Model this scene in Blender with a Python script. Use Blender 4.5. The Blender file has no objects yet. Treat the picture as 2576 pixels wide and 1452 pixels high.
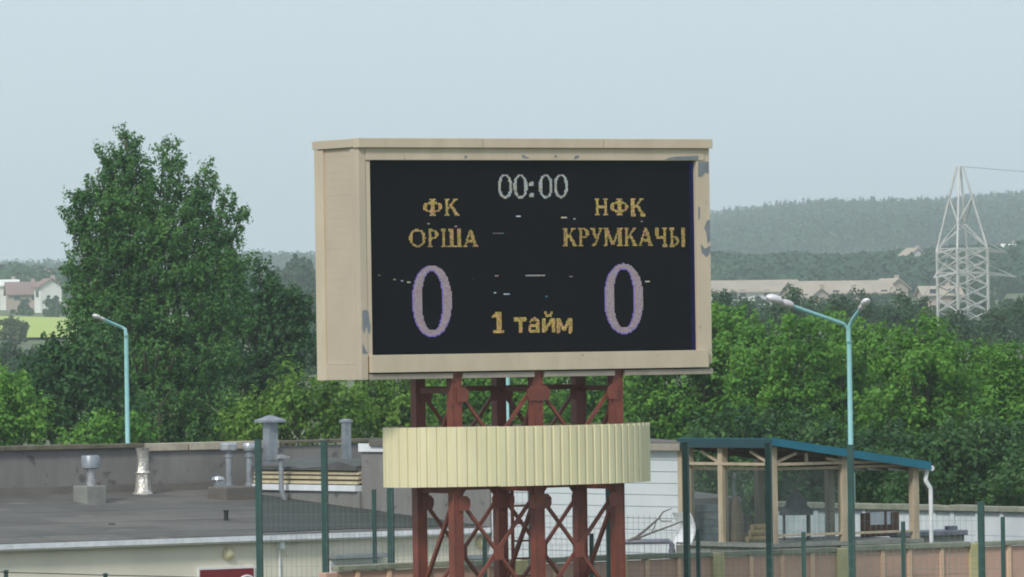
import bpy, math, random
import numpy as np
from mathutils import Vector, Matrix

random.seed(7)
SC = bpy.context.scene
COL = SC.collection

# ------------------------------------------------------------------ camera, sky, sun
F = 16400.0            # focal length in the units of a 2576 px wide picture
EYE = 5.7              # eye height on the stand
ROLL = 0.0148
PITCH = math.atan(142 / F)
cf = Vector((0, math.cos(PITCH), math.sin(PITCH)))
r0 = Vector((1, 0, 0)); u0 = Vector((0, -math.sin(PITCH), math.cos(PITCH)))
cr = r0 * math.cos(ROLL) - u0 * math.sin(ROLL)
cu = u0 * math.cos(ROLL) + r0 * math.sin(ROLL)
CAM = Vector((0, 0, EYE))
cam = bpy.data.cameras.new('camera'); camo = bpy.data.objects.new('camera', cam); COL.objects.link(camo)
cam.sensor_width = 36; cam.lens = 36 * F / 2576; cam.clip_start = 1; cam.clip_end = 20000
m = Matrix((cr, cu, -cf)).transposed().to_4x4(); m.translation = CAM
camo.matrix_world = m
SC.camera = camo

SUN_TO = Vector((-0.34, -0.68, 0.65)).normalized()
elev = math.asin(SUN_TO.z); azim = math.atan2(SUN_TO.x, SUN_TO.y)
W = bpy.data.worlds.new('World'); SC.world = W; W.use_nodes = True
nt = W.node_tree; nt.nodes.clear()
sky = nt.nodes.new('ShaderNodeTexSky'); sky.sky_type = 'NISHITA'; sky.sun_disc = False
sky.sun_elevation = elev; sky.sun_rotation = azim; sky.dust_density = 2.0; sky.air_density = 1.0; sky.ozone_density = 2.0
mix = nt.nodes.new('ShaderNodeMix'); mix.data_type = 'RGBA'
mix.inputs['Factor'].default_value = 0.86
mix.inputs['B'].default_value = (4.8, 5.6, 6.3, 1)        # even thin overcast over the clear sky
bg = nt.nodes.new('ShaderNodeBackground'); bg.inputs['Strength'].default_value = 0.1
wo = nt.nodes.new('ShaderNodeOutputWorld')
nt.links.new(sky.outputs[0], mix.inputs['A']); nt.links.new(mix.outputs['Result'], bg.inputs['Color'])
nt.links.new(bg.outputs[0], wo.inputs['Surface'])
sun = bpy.data.lights.new('sun', 'SUN'); suno = bpy.data.objects.new('sun', sun); COL.objects.link(suno)
sun.energy = 1.8; sun.angle = math.radians(10); sun.color = (1.0, 0.95, 0.86)
suno.rotation_euler = SUN_TO.to_track_quat('Z', 'Y').to_euler()
vs = SC.view_settings
vs.view_transform = 'Standard'; vs.look = 'None'; vs.gamma = 1.0; vs.exposure = 0.5; vs.use_curve_mapping = False
SC.cycles.filter_width = 1.9
SC.cycles.volume_bounces = 1

# ------------------------------------------------------------------ geometry helpers
def ray(x, y):
    return cf + cr * ((x - 1288) / F) + cu * ((726 - y) / F)
def P(x, y, D):
    return CAM + ray(x, y) * D
def inter(x, y, p, n):
    d = ray(x, y)
    return CAM + d * ((p - CAM).dot(n) / d.dot(n))

class Frame:
    def __init__(s, org, deg):
        a = math.radians(deg); s.o = Vector((org[0], org[1], 0)); s.deg = a
        s.u = Vector((math.cos(a), math.sin(a), 0)); s.w = Vector((-math.sin(a), math.cos(a), 0))
    def pt(s, a, b, z):
        v = s.o + s.u * a + s.w * b; return Vector((v.x, v.y, z))
    def ab(s, p):
        d = Vector(p) - s.o; return d.dot(s.u), d.dot(s.w), p[2]
    def front(s, x, y, b=0.0):       # a pixel seen on the vertical plane b: -> (a, z)
        q = inter(x, y, s.o + s.w * b, s.w); return (q - s.o).dot(s.u), q.z
    def side(s, x, y, a=0.0):        # a pixel seen on the vertical plane a: -> (b, z)
        q = inter(x, y, s.o + s.u * a, s.u); return (q - s.o).dot(s.w), q.z

ORG = {}
MATS = {}
class MB:
    def __init__(s): s.v = []; s.f = []; s.sm = []
    def quad8(s, p, smooth=False):
        n = len(s.v); s.v += [Vector(q) for q in p]
        for f in ((0, 3, 2, 1), (4, 5, 6, 7), (0, 1, 5, 4), (1, 2, 6, 5), (2, 3, 7, 6), (3, 0, 4, 7)):
            s.f.append(tuple(n + i for i in f)); s.sm.append(smooth)
        return s
    def box(s, fr, a0, a1, b0, b1, z0, z1):
        return s.quad8([fr.pt(a0, b0, z0), fr.pt(a1, b0, z0), fr.pt(a1, b1, z0), fr.pt(a0, b1, z0),
                        fr.pt(a0, b0, z1), fr.pt(a1, b0, z1), fr.pt(a1, b1, z1), fr.pt(a0, b1, z1)])
    def bar(s, p, q, t, h=None, up=Vector((0, 0, 1))):
        p = Vector(p); q = Vector(q); h = h or t; d = (q - p).normalized()
        if abs(d.dot(up)) > .98: up = Vector((0.6, -0.8, 0))
        x = d.cross(up).normalized() * t / 2; y = x.cross(d).normalized() * h / 2
        return s.quad8([p - x - y, p + x - y, p + x + y, p - x + y, q - x - y, q + x - y, q + x + y, q - x + y])
    def tube(s, pts, rad, n=10, cap=True):
        pts = [Vector(p) for p in pts]
        if not hasattr(rad, '__len__'): rad = [rad] * len(pts)
        base = len(s.v); prev = None
        for i, p in enumerate(pts):
            d = (pts[min(i + 1, len(pts) - 1)] - pts[max(i - 1, 0)]).normalized()
            if prev is None:
                up = Vector((0, 0, 1)) if abs(d.z) < .9 else Vector((1, 0, 0))
                x = d.cross(up).normalized()
            else:
                x = (prev - d * prev.dot(d)).normalized()
            prev = x; y = d.cross(x)
            for k in range(n):
                a = 2 * math.pi * k / n
                s.v.append(p + (x * math.cos(a) + y * math.sin(a)) * rad[i])
        for i in range(len(pts) - 1):
            for k in range(n):
                k2 = (k + 1) % n; o = base + i * n
                s.f.append((o + k, o + k2, o + n + k2, o + n + k)); s.sm.append(True)
        if cap:
            s.f.append(tuple(base + k for k in range(n - 1, -1, -1))); s.sm.append(False)
            o = base + (len(pts) - 1) * n
            s.f.append(tuple(o + k for k in range(n))); s.sm.append(False)
        return s
    def lathe(s, c, prof, n=20, jit=0.0, rng=None):          # prof: (r, z) going up, c: base point
        base = len(s.v); c = Vector(c)
        for r, z in prof:
            for k in range(n):
                a = 2 * math.pi * k / n
                rr = r * (1 + (rng.uniform(-jit, jit) if jit else 0))
                s.v.append(c + Vector((rr * math.cos(a), rr * math.sin(a), z)))
        for i in range(len(prof) - 1):
            for k in range(n):
                k2 = (k + 1) % n; o = base + i * n
                s.f.append((o + k, o + k2, o + n + k2, o + n + k)); s.sm.append(True)
        s.f.append(tuple(base + k for k in range(n - 1, -1, -1))); s.sm.append(False)
        o = base + (len(prof) - 1) * n
        s.f.append(tuple(o + k for k in range(n))); s.sm.append(False)
        return s
    def prism(s, poly, off):                                  # poly: points; extruded by vector off
        n = len(s.v); k = len(poly); off = Vector(off)
        s.v += [Vector(p) for p in poly] + [Vector(p) + off for p in poly]
        s.f.append(tuple(range(n + k - 1, n - 1, -1))); s.f.append(tuple(range(n + k, n + 2 * k)))
        s.sm += [False, False]
        for i in range(k):
            j = (i + 1) % k
            s.f.append((n + i, n + j, n + k + j, n + k + i)); s.sm.append(False)
        return s
    def build(s, name, mat, parent=None, org=None, bevel=0.0):
        me = bpy.data.meshes.new(name)
        if parent is not None: o3 = ORG[parent.name]
        else:
            if org is None:
                zs = min(v.z for v in s.v); org = Vector((sum(v.x for v in s.v) / len(s.v), sum(v.y for v in s.v) / len(s.v), zs))
            o3 = Vector(org)
        me.from_pydata([tuple(v - o3) for v in s.v], [], s.f)
        me.polygons.foreach_set('use_smooth', s.sm)
        me.materials.append(MATS[mat] if isinstance(mat, str) else mat)
        me.update()
        if any(s.sm): me.set_sharp_from_angle(angle=math.radians(38))
        o = bpy.data.objects.new(name, me); COL.objects.link(o)
        if parent is not None: o.parent = parent
        else: o.location = o3
        ORG[o.name] = o3
        if bevel:
            b = o.modifiers.new('bevel', 'BEVEL'); b.width = bevel; b.segments = 2; b.limit_method = 'ANGLE'
        return o

def tag(o, label=None, cat=None, group=None, kind=None):
    if label: o['label'] = label
    if cat: o['category'] = cat
    if group: o['group'] = group
    if kind: o['kind'] = kind
    return o
def thing(name, loc, label, cat, group=None):
    o = bpy.data.objects.new(name, None); COL.objects.link(o); o.location = loc; o.empty_display_size = .2
    ORG[o.name] = Vector(loc); return tag(o, label, cat, group)

# ------------------------------------------------------------------ materials
def lin(r, g, b):
    return tuple(((c / 255) / 12.92 if c <= 10 else ((c / 255 + .055) / 1.055) ** 2.4) for c in (r, g, b)) + (1,)
def mat(name, c1, c2=None, scale=2.0, rough=.7, metal=0.0, bump=0.0, bscale=30, stretch=(1, 1, 1), c3=None, s3=12, t3=.62):
    m = bpy.data.materials.new(name); m.use_nodes = True; MATS[name] = m
    t = m.node_tree; p = t.nodes['Principled BSDF']; L = t.links.new
    p.inputs['Roughness'].default_value = rough; p.inputs['Metallic'].default_value = metal
    c1 = tuple(c1) + (1,) if len(c1) == 3 else c1
    if c2 is None: c2 = tuple(v * .82 for v in c1[:3]) + (1,)
    c2 = tuple(c2) + (1,) if len(c2) == 3 else c2
    g = t.nodes.new('ShaderNodeNewGeometry')
    mp = t.nodes.new('ShaderNodeMapping'); mp.inputs['Scale'].default_value = stretch
    L(g.outputs['Position'], mp.inputs['Vector'])
    n = t.nodes.new('ShaderNodeTexNoise'); n.inputs['Scale'].default_value = scale; n.inputs['Detail'].default_value = 6
    n.inputs['Roughness'].default_value = .65
    L(mp.outputs[0], n.inputs['Vector'])
    r = t.nodes.new('ShaderNodeValToRGB'); r.color_ramp.elements[0].position = .34; r.color_ramp.elements[1].position = .68
    r.color_ramp.elements[0].color = c2; r.color_ramp.elements[1].color = c1
    L(n.outputs['Fac'], r.inputs['Fac'])
    out = r.outputs['Color']
    if c3 is not None:
        n3 = t.nodes.new('ShaderNodeTexNoise'); n3.inputs['Scale'].default_value = s3; n3.inputs['Detail'].default_value = 5
        L(g.outputs['Position'], n3.inputs['Vector'])
        r3 = t.nodes.new('ShaderNodeValToRGB'); r3.color_ramp.elements[0].position = t3; r3.color_ramp.elements[1].position = t3 + .06
        L(n3.outputs['Fac'], r3.inputs['Fac'])
        mx = t.nodes.new('ShaderNodeMix'); mx.data_type = 'RGBA'
        mx.inputs['B'].default_value = tuple(c3)[:3] + (1,)
        L(r3.outputs['Color'], mx.inputs['Factor']); L(out, mx.inputs['A']); out = mx.outputs['Result']
    L(out, p.inputs['Base Color'])
    if bump:
        nb = t.nodes.new('ShaderNodeTexNoise'); nb.inputs['Scale'].default_value = bscale; nb.inputs['Detail'].default_value = 4
        L(g.outputs['Position'], nb.inputs['Vector'])
        b = t.nodes.new('ShaderNodeBump'); b.inputs['Strength'].default_value = bump; b.inputs['Distance'].default_value = .02
        L(nb.outputs['Fac'], b.inputs['Height']); L(b.outputs[0], p.inputs['Normal'])
    return m
def leafmat(name, c1, c2, c3, trans=.35, scale=.8):
    m = bpy.data.materials.new(name); m.use_nodes = True; MATS[name] = m
    t = m.node_tree; t.nodes.clear(); L = t.links.new
    a = t.nodes.new('ShaderNodeAttribute'); a.attribute_name = 'tone'
    r = t.nodes.new('ShaderNodeValToRGB'); e = r.color_ramp.elements
    e[0].position = 0; e[0].color = tuple(c1) + (1,); e[1].position = 1; e[1].color = tuple(c3) + (1,)
    k = e.new(.5); k.color = tuple(c2) + (1,)
    L(a.outputs['Fac'], r.inputs['Fac'])
    d = t.nodes.new('ShaderNodeBsdfPrincipled'); d.inputs['Roughness'].default_value = .55
    d.inputs['Specular IOR Level'].default_value = .25
    tr = t.nodes.new('ShaderNodeBsdfTranslucent')
    L(r.outputs['Color'], d.inputs['Base Color'])
    h = t.nodes.new('ShaderNodeHueSaturation'); h.inputs['Value'].default_value = 1.25; h.inputs['Hue'].default_value = .485
    L(r.outputs['Color'], h.inputs['Color']); L(h.outputs[0], tr.inputs['Color'])
    mx = t.nodes.new('ShaderNodeMixShader'); mx.inputs[0].default_value = trans
    L(d.outputs[0], mx.inputs[1]); L(tr.outputs[0], mx.inputs[2])
    o = t.nodes.new('ShaderNodeOutputMaterial'); L(mx.outputs[0], o.inputs['Surface'])
    return m

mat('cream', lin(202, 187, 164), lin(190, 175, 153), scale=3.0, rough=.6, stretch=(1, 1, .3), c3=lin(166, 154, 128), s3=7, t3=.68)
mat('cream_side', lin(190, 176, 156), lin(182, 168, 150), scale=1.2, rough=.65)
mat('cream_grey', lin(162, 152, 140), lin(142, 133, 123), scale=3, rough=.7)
mat('bare_metal', lin(128, 134, 140), lin(110, 116, 124), scale=9, rough=.5)
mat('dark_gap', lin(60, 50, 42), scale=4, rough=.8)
mat('rust_red', lin(130, 68, 54), lin(106, 54, 44), scale=2.2, rough=.6, c3=lin(98, 50, 46), s3=9, t3=.64)
mat('band', lin(224, 217, 180), lin(210, 202, 166), scale=3.0, rough=.5, stretch=(1, 1, .2))
mat('green_paint', lin(36, 78, 74), lin(28, 64, 62), scale=3, rough=.5)
mat('wire', lin(108, 132, 122), scale=3, rough=.5)
mat('felt', lin(110, 105, 100), lin(88, 85, 81), scale=.8, rough=.85, bump=.4, bscale=14, stretch=(1, 1, 1), c3=lin(80, 82, 80), s3=1.6, t3=.6)
mat('felt_b', lin(98, 95, 90), lin(76, 74, 71), scale=.9, rough=.85, bump=.4, bscale=14, c3=lin(112, 108, 102), s3=1.2, t3=.62)
mat('felt_dark', lin(92, 92, 90), lin(70, 74, 72), scale=1.2, rough=.85, bump=.5, bscale=10)
mat('felt_green', lin(56, 62, 58), lin(44, 50, 47), scale=1.2, rough=.85, bump=.5, bscale=10)
mat('parapet', lin(134, 131, 129), lin(112, 110, 109), scale=1.6, rough=.9, bump=.3, stretch=(1, 1, .25), c3=lin(92, 90, 88), s3=3, t3=.62)
mat('coping', lin(196, 186, 168), lin(158, 148, 134), scale=3, rough=.9, bump=.3)
mat('coping_moss', lin(122, 114, 100), lin(84, 80, 66), scale=4, rough=.95, bump=.5)
mat('plaster', lin(228, 222, 206), lin(216, 211, 196), scale=.9, rough=.85, bump=.1, c3=lin(184, 180, 168), s3=1.4, t3=.64)
mat('gutter', lin(230, 234, 240), lin(204, 208, 216), scale=5, rough=.4)
mat('galv', lin(158, 164, 170), lin(128, 134, 142), scale=6, rough=.4, metal=.35)
mat('galv_bright', lin(206, 210, 214), lin(160, 164, 168), scale=9, rough=.3, metal=.6)
mat('foil', lin(226, 222, 214), lin(170, 166, 158), scale=14, rough=.28, metal=.55, bump=1.0, bscale=26)
mat('concrete', lin(142, 144, 138), lin(120, 122, 118), scale=3, rough=.9, bump=.4)
mat('slat', lin(206, 194, 162), lin(180, 168, 138), scale=6, rough=.7)
mat('white_trim', lin(232, 236, 238), lin(214, 218, 222), scale=3, rough=.5)
mat('siding', lin(208, 214, 218), lin(198, 205, 210), scale=1.2, rough=.55)
mat('pink', lin(198, 162, 145), lin(184, 149, 134), scale=1.4, rough=.9, bump=.3, c3=lin(176, 142, 124), s3=3, t3=.66)
mat('pink_rib', lin(226, 190, 162), lin(206, 172, 146), scale=2, rough=.9)
mat('yellow_post', lin(192, 184, 138), lin(172, 164, 122), scale=3, rough=.9, bump=.3)
mat('grey_coping', lin(150, 152, 138), lin(118, 122, 106), scale=3, rough=.95, bump=.5)
mat('block', lin(140, 142, 136), lin(118, 120, 114), scale=2.4, rough=.95, bump=.4)
mat('white_wall', lin(212, 218, 222), lin(192, 200, 206), scale=1.3, rough=.85, bump=.2)
mat('timber', lin(190, 174, 150), lin(160, 146, 124), scale=3, rough=.75, stretch=(3, 3, .5))
mat('timber_dark', lin(112, 92, 76), lin(84, 70, 58), scale=3, rough=.85)
mat('teal_roof', lin(18, 112, 136), lin(16, 98, 120), scale=3, rough=.45)
mat('teal_shaded', lin(22, 66, 74), lin(18, 58, 66), scale=3, rough=.5)  # shade painted in: darker copy of the roof teal for the eave side
mat('lamp_cyan', lin(150, 200, 200), lin(130, 184, 186), scale=3, rough=.4)
mat('lamp_head', lin(206, 200, 200), lin(186, 182, 184), scale=6, rough=.35)
mat('lamp_bowl', lin(226, 222, 224), lin(212, 208, 212), scale=6, rough=.2)
mat('red_sign', lin(126, 26, 38), lin(112, 22, 34), scale=3, rough=.5)
mat('cream_disc', lin(214, 206, 170), lin(200, 192, 156), scale=6, rough=.4)
mat('black_rubber', lin(30, 30, 34), scale=5, rough=.7)
mat('tarp', lin(146, 150, 152), lin(110, 114, 118), scale=5, rough=.8, bump=.6)
mat('clay', lin(150, 128, 108), lin(124, 106, 90), scale=4, rough=.9, bump=.4)
mat('wood_end', lin(206, 176, 124), lin(170, 138, 96), scale=8, rough=.8)
mat('brown_board', lin(112, 78, 62), lin(92, 64, 52), scale=4, rough=.7)
mat('branch', lin(118, 112, 108), lin(92, 88, 86), scale=6, rough=.8)
mat('pipe_grey', lin(120, 122, 136), lin(102, 104, 118), scale=4, rough=.45)
mat('bark', lin(96, 92, 76), lin(62, 60, 50), scale=5, rough=.9, bump=.6)
mat('pylon', lin(198, 199, 195), lin(168, 170, 168), scale=1.2, rough=.6)
mat('cable', lin(120, 124, 128), scale=3, rough=.6)
mat('far_white', lin(236, 236, 230), scale=.3, rough=.8)
mat('far_roof', lin(178, 164, 146), lin(160, 148, 134), scale=.3, rough=.85)
mat('far_red', lin(146, 120, 116), lin(130, 106, 104), scale=.3, rough=.85)
mat('far_wall', lin(182, 164, 152), lin(166, 150, 140), scale=.3, rough=.85)
mat('far_glass', lin(60, 68, 76), scale=.3, rough=.3)
mat('ground', lin(96, 108, 66), lin(84, 92, 62), scale=.05, rough=.95, c3=lin(104, 98, 76), s3=.12, t3=.6)
mat('field', lin(178, 190, 92), lin(160, 178, 84), scale=.02, rough=.95, stretch=(1, 4, 1))
leafmat('leaf_poplar', (0.039, 0.120, 0.031), (0.071, 0.189, 0.045), (0.126, 0.277, 0.071))
leafmat('leaf_dark', (0.023, 0.078, 0.024), (0.044, 0.124, 0.035), (0.075, 0.179, 0.048), trans=.3)
leafmat('leaf_bush', (0.048, 0.145, 0.020), (0.095, 0.243, 0.031), (0.164, 0.353, 0.053))
leafmat('leaf_bright', (0.057, 0.140, 0.015), (0.114, 0.233, 0.029), (0.185, 0.319, 0.058))
leafmat('leaf_deep', (0.026, 0.079, 0.025), (0.052, 0.128, 0.040), (0.093, 0.195, 0.059))
leafmat('leaf_mid', (0.028, 0.077, 0.030), (0.048, 0.110, 0.042), (0.071, 0.143, 0.055))
leafmat('leaf_yellow', (.060, .095, .030), (.090, .130, .040), (.120, .160, .055))
leafmat('leaf_far', (0.023, 0.063, 0.033), (0.037, 0.091, 0.044), (0.058, 0.124, 0.057), trans=.2)
leafmat('leaf_conifer', (0.013, 0.035, 0.030), (0.022, 0.051, 0.039), (0.035, 0.068, 0.051), trans=.1)

# screen: black LED face, a bluish lit column of modules at one edge
def screen_mat():
    m = bpy.data.materials.new('screen_face'); m.use_nodes = True; MATS['screen_face'] = m
    t = m.node_tree; p = t.nodes['Principled BSDF']; L = t.links.new
    g = t.nodes.new('ShaderNodeNewGeometry')
    n = t.nodes.new('ShaderNodeTexNoise'); n.inputs['Scale'].default_value = 26
    L(g.outputs['Position'], n.inputs['Vector'])
    r = t.nodes.new('ShaderNodeValToRGB'); r.color_ramp.elements[0].color = (.003, .003, .005, 1); r.color_ramp.elements[1].color = (.005, .005, .008, 1)
    L(n.outputs['Fac'], r.inputs['Fac']); L(r.outputs[0], p.inputs['Base Color'])
    p.inputs['Roughness'].default_value = .62
    p.inputs['Specular IOR Level'].default_value = .06
    p.inputs['Emission Color'].default_value = (.35, .38, .6, 1); p.inputs['Emission Strength'].default_value = .0
def led_mat():
    m = bpy.data.materials.new('led_light'); m.use_nodes = True; MATS['led_light'] = m
    t = m.node_tree; p = t.nodes['Principled BSDF']; L = t.links.new
    a = t.nodes.new('ShaderNodeAttribute'); a.attribute_name = 'led'
    p.inputs['Base Color'].default_value = (.004, .004, .006, 1); p.inputs['Roughness'].default_value = .6; p.inputs['Specular IOR Level'].default_value = .06
    L(a.outputs['Color'], p.inputs['Emission Color']); p.inputs['Emission Strength'].default_value = 1.0
screen_mat(); led_mat()

# ------------------------------------------------------------------ terrain
YK = [-200, 180, 300, 500, 750, 1000, 1150, 1230, 1700, 2200, 2700, 3050, 3400]
ZR = [0, 0, 1, 3.5, 7.3, 11, 16, 20, 25.3, 31, 43, 51, 50]
ZL = [0, 0, 1, 3.5, 7.3, 10.7, 13, 14, 18, 23, 29, 31, 30]
def terr(x, y):
    k = min(1, max(0, .5 + x / max(y, 1) / .03))
    z = float(np.interp(y, YK, ZR)) * k + float(np.interp(y, YK, ZL)) * (1 - k)
    if y > 2200: z += 8.5 * min(1, max(0, (x / y * 16400 + 1288 - 1780) / 720)) * min(1, (y - 2200) / 700)
    if y > 400: z += (math.sin(x * .021 + y * .004) + math.sin(x * .05 + 1.3)) * min(1.2, (y - 400) / 900)
    return z
gx = [-580, -420, -300] + list(range(-250, 251, 20)) + [300, 420, 580]
gy = [-60, 0, 60, 120, 180] + list(range(210, 1000, 40)) + list(range(1000, 3391, 70))
me = bpy.data.meshes.new('ground')
vv = [(x, y, terr(x, y)) for y in gy for x in gx]; nx = len(gx)
ff = [(j * nx + i, j * nx + i + 1, (j + 1) * nx + i + 1, (j + 1) * nx + i) for j in range(len(gy) - 1) for i in range(nx - 1)]
me.from_pydata(vv, [], ff); me.polygons.foreach_set('use_smooth', [True] * len(ff)); me.materials.append(MATS['ground'])
g = bpy.data.objects.new('ground', me); COL.objects.link(g); tag(g, kind='structure')
fx = [-120 + i * 6 for i in range(14)]; fy = [730 + i * 20 for i in range(15)]
me = bpy.data.meshes.new('field'); nx = len(fx)
me.from_pydata([(x - (y - 730) * .03, y, terr(x - (y - 730) * .03, y) + .35) for y in fy for x in fx], [],
               [(j * nx + i, j * nx + i + 1, (j + 1) * nx + i + 1, (j + 1) * nx + i) for j in range(len(fy) - 1) for i in range(nx - 1)])
me.materials.append(MATS['field']); o = bpy.data.objects.new('field', me); COL.objects.link(o); tag(o, kind='structure')

# ------------------------------------------------------------------ scoreboard
BF = Frame(P(905, 650, 98), 30)
BD = 1.38                                   # depth of the case
def V1(cx, cy): return 766.7 + .43996 * cx, 332.2 + .43996 * cy
def fs(cx, cy, b=0): return BF.front(*V1(cx, cy), b)
BW = 6.205
ZT, ZB = 8.845, 5.206
z_c = fs(1300, 92)[1]                       # underside of cornice
z_l = fs(1300, 162)[1]                      # underside of lintel
zs1 = fs(1300, 1262)[1]; zs0 = fs(1300, 1362)[1]   # sill
board = thing('scoreboard', BF.pt(BW / 2, BD / 2, ZB), 'large cream stadium scoreboard with black lit screen reading 00:00', 'scoreboard')
def bbox(name, mt, a0, a1, b0, b1, z0, z1, par=board, bev=.006):
    return MB().box(BF, a0, a1, b0, b1, z0, z1).build(name, mt, par, bevel=bev)
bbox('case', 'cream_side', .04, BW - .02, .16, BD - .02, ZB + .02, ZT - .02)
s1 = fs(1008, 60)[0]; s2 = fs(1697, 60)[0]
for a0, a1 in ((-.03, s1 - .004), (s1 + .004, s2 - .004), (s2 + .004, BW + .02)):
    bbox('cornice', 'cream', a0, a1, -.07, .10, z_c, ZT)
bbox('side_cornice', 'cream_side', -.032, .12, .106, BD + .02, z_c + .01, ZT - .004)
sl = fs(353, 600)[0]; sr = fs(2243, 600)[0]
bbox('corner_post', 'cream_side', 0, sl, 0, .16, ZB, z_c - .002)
bbox('lintel', 'cream', sl + .003, BW - .10, -.012, .17, z_l, z_c - .003)
sj = fs(381, 600)[0]
bbox('jamb', 'cream', sl + .003, sj, .012, .16, zs1 - .02, z_l - .003)
bbox('jamb', 'cream', sr, BW - .004, .0, .16, zs1 - .002, z_c - .003)
bbox('end_stile', 'cream', BW - .085, BW - .002, .002, .158, ZB + .16, zs1 - .006)
bbox('sill', 'cream', sl + .02, BW - .10, -.06, .15, zs0, zs1)
bbox('sill_end_gap', 'dark_gap', BW - .098, BW - .087, -.01, .15, zs0, zs1)
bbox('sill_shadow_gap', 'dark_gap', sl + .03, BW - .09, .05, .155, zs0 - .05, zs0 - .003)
s0 = .02
for a1 in (1.57, 1.74, 3.0, 3.17, 4.43, 4.6, BW - .004):
    if a1 in (1.57, 3.0, 4.43, BW - .004):
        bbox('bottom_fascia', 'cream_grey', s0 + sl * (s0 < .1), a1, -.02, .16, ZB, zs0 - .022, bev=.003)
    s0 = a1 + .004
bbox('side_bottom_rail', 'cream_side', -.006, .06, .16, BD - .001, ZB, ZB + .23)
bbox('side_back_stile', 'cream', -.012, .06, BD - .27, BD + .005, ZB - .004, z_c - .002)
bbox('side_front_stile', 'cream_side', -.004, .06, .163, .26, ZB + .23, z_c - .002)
np_ = 28; zp0 = ZB + .235; zp1 = z_c - .004; hp = (zp1 - zp0) / np_
pm = None
for i in range(np_):
    if pm is None:
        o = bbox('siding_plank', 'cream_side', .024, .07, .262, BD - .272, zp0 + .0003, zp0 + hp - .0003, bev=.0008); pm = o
    else:
        c = pm.copy(); COL.objects.link(c); c.parent = board; c.location.z = i * hp
        c.location.x = BF.u.x * .0012 * random.uniform(-1, 1)
# peeled paint: bare grey patches standing a hair proud of the stiles
def patch(fr, pts, name='bare_patch', par=board, b=-.003, mt='bare_metal'):
    poly = [fr.pt(a, b, z) for a, z in pts]
    return MB().prism(poly, fr.w * .0025).build(name, mt, par)
def cpatch(pts, b): patch(BF, [fs(x, y, b) for x, y in pts], b=b)
cpatch([(330, 1022), (345, 1016), (362, 1024), (366, 1070), (374, 1110), (368, 1152), (352, 1110), (340, 1152), (330, 1128)], -.004)
cpatch([(330, 1206), (340, 1228), (352, 1252), (362, 1268), (330, 1266)], -.004)
cpatch([(2250, 170), (2308, 170), (2310, 236), (2290, 232), (2268, 258), (2250, 254)], -.004)
cpatch([(2300, 508), (2316, 500), (2318, 618), (2304, 640), (2296, 575), (2284, 548)], -.004)
cpatch([(2264, 640), (2288, 668), (2318, 650), (2318, 690), (2298, 716), (2270, 690)], -.004)
cpatch([(2250, 426), (2260, 430), (2258, 500), (2250, 498)], -.004)
cpatch([(2120, 140), (2250, 136), (2250, 160), (2060, 158), (2090, 146)], -.016)
cpatch([(1240, 132), (1256, 130), (1264, 142), (1284, 146), (1270, 152), (1246, 148)], -.016)
cpatch([(1545, 136), (1572, 134), (1562, 150), (1540, 156)], -.016)
cpatch([(916, 134), (930, 136), (926, 150), (912, 152)], -.016)
cpatch([(1428, 132), (1440, 132), (1444, 146), (1430, 146)], -.016)

# the screen and its light points
SB = .085
ax0, axz0 = fs(384, 700, SB)[0], zs1 + .004
ax1 = fs(2250, 700, SB)[0]; az1 = z_l - .006
ax0 -= .03; ax1 += .02
screen = MB().box(BF, ax0, ax1, SB, SB + .06, axz0 - .03, az1 + .02).build('screen', 'screen_face', board)
screen['label'] = 'black LED screen with glowing match score'
NX = 270; pitch = (ax1 - ax0) / NX; NZ = int((az1 - axz0) / pitch)
def cell(cx, cy):
    a, z = fs(cx, cy, SB); return (a - ax0) / pitch, (z - axz0) / pitch
def led_obj(name, cells, colf, rng, lift=.003):
    v = []; f = []; cols = []
    for (i, j) in cells:
        n = len(v); e = .03 * pitch
        for di, dj in ((0, 0), (1, 0), (1, 1), (0, 1)):
            v.append(BF.pt(ax0 + (i + di) * pitch + (e if di == 0 else -e), SB - lift, axz0 + (j + dj) * pitch + (e if dj == 0 else -e)))
        f.append((n, n + 1, n + 2, n + 3)); c = colf(rng, i, j); cols += [c] * 4
    me = bpy.data.meshes.new(name); o3 = ORG[screen.name]
    me.from_pydata([tuple(q - o3) for q in v], [], f)
    at = me.color_attributes.new('led', 'FLOAT_COLOR', 'CORNER')
    at.data.foreach_set('color', [x for c in cols for x in (c[0], c[1], c[2], 1)])
    me.materials.append(MATS['led_light'])
    o = bpy.data.objects.new(name, me); COL.objects.link(o); o.parent = screen; ORG[o.name] = o3
    return o
def in_prim(p, x, y):
    k = p[0]
    if k == 'r': return p[1] <= x <= p[3] and p[2] <= y <= p[4]
    if k == 'e':
        _, cx, cy, rx, ry, tx, ty = p[:7]
        if len(p) > 7 and x < p[7]: return False
        if len(p) > 8 and y < p[8]: return False
        d = abs((x - cx) / rx) ** 2.2 + abs((y - cy) / ry) ** 2.2
        return d <= 1 and abs((x - cx) / (rx - tx)) ** 2.2 + abs((y - cy) / (ry - ty)) ** 2.2 >= 1
    if k == 'l':
        _, x0, y0, x1, y1, th = p
        if y < min(y0, y1) or y > max(y0, y1): return False
        xx = x0 + (x1 - x0) * (y - y0) / (y1 - y0); return abs(x - xx) <= th / 2
def stem(x0, x1, y0=0, y1=1, s=.06, top=True, bot=True):
    l = [('r', x0, y0, x1, y1)]
    if top: l.append(('r', x0 - s, y1 - .07, x1 + s, y1))
    if bot: l.append(('r', x0 - s, y0, x1 + s, y0 + .07))
    return l
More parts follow.
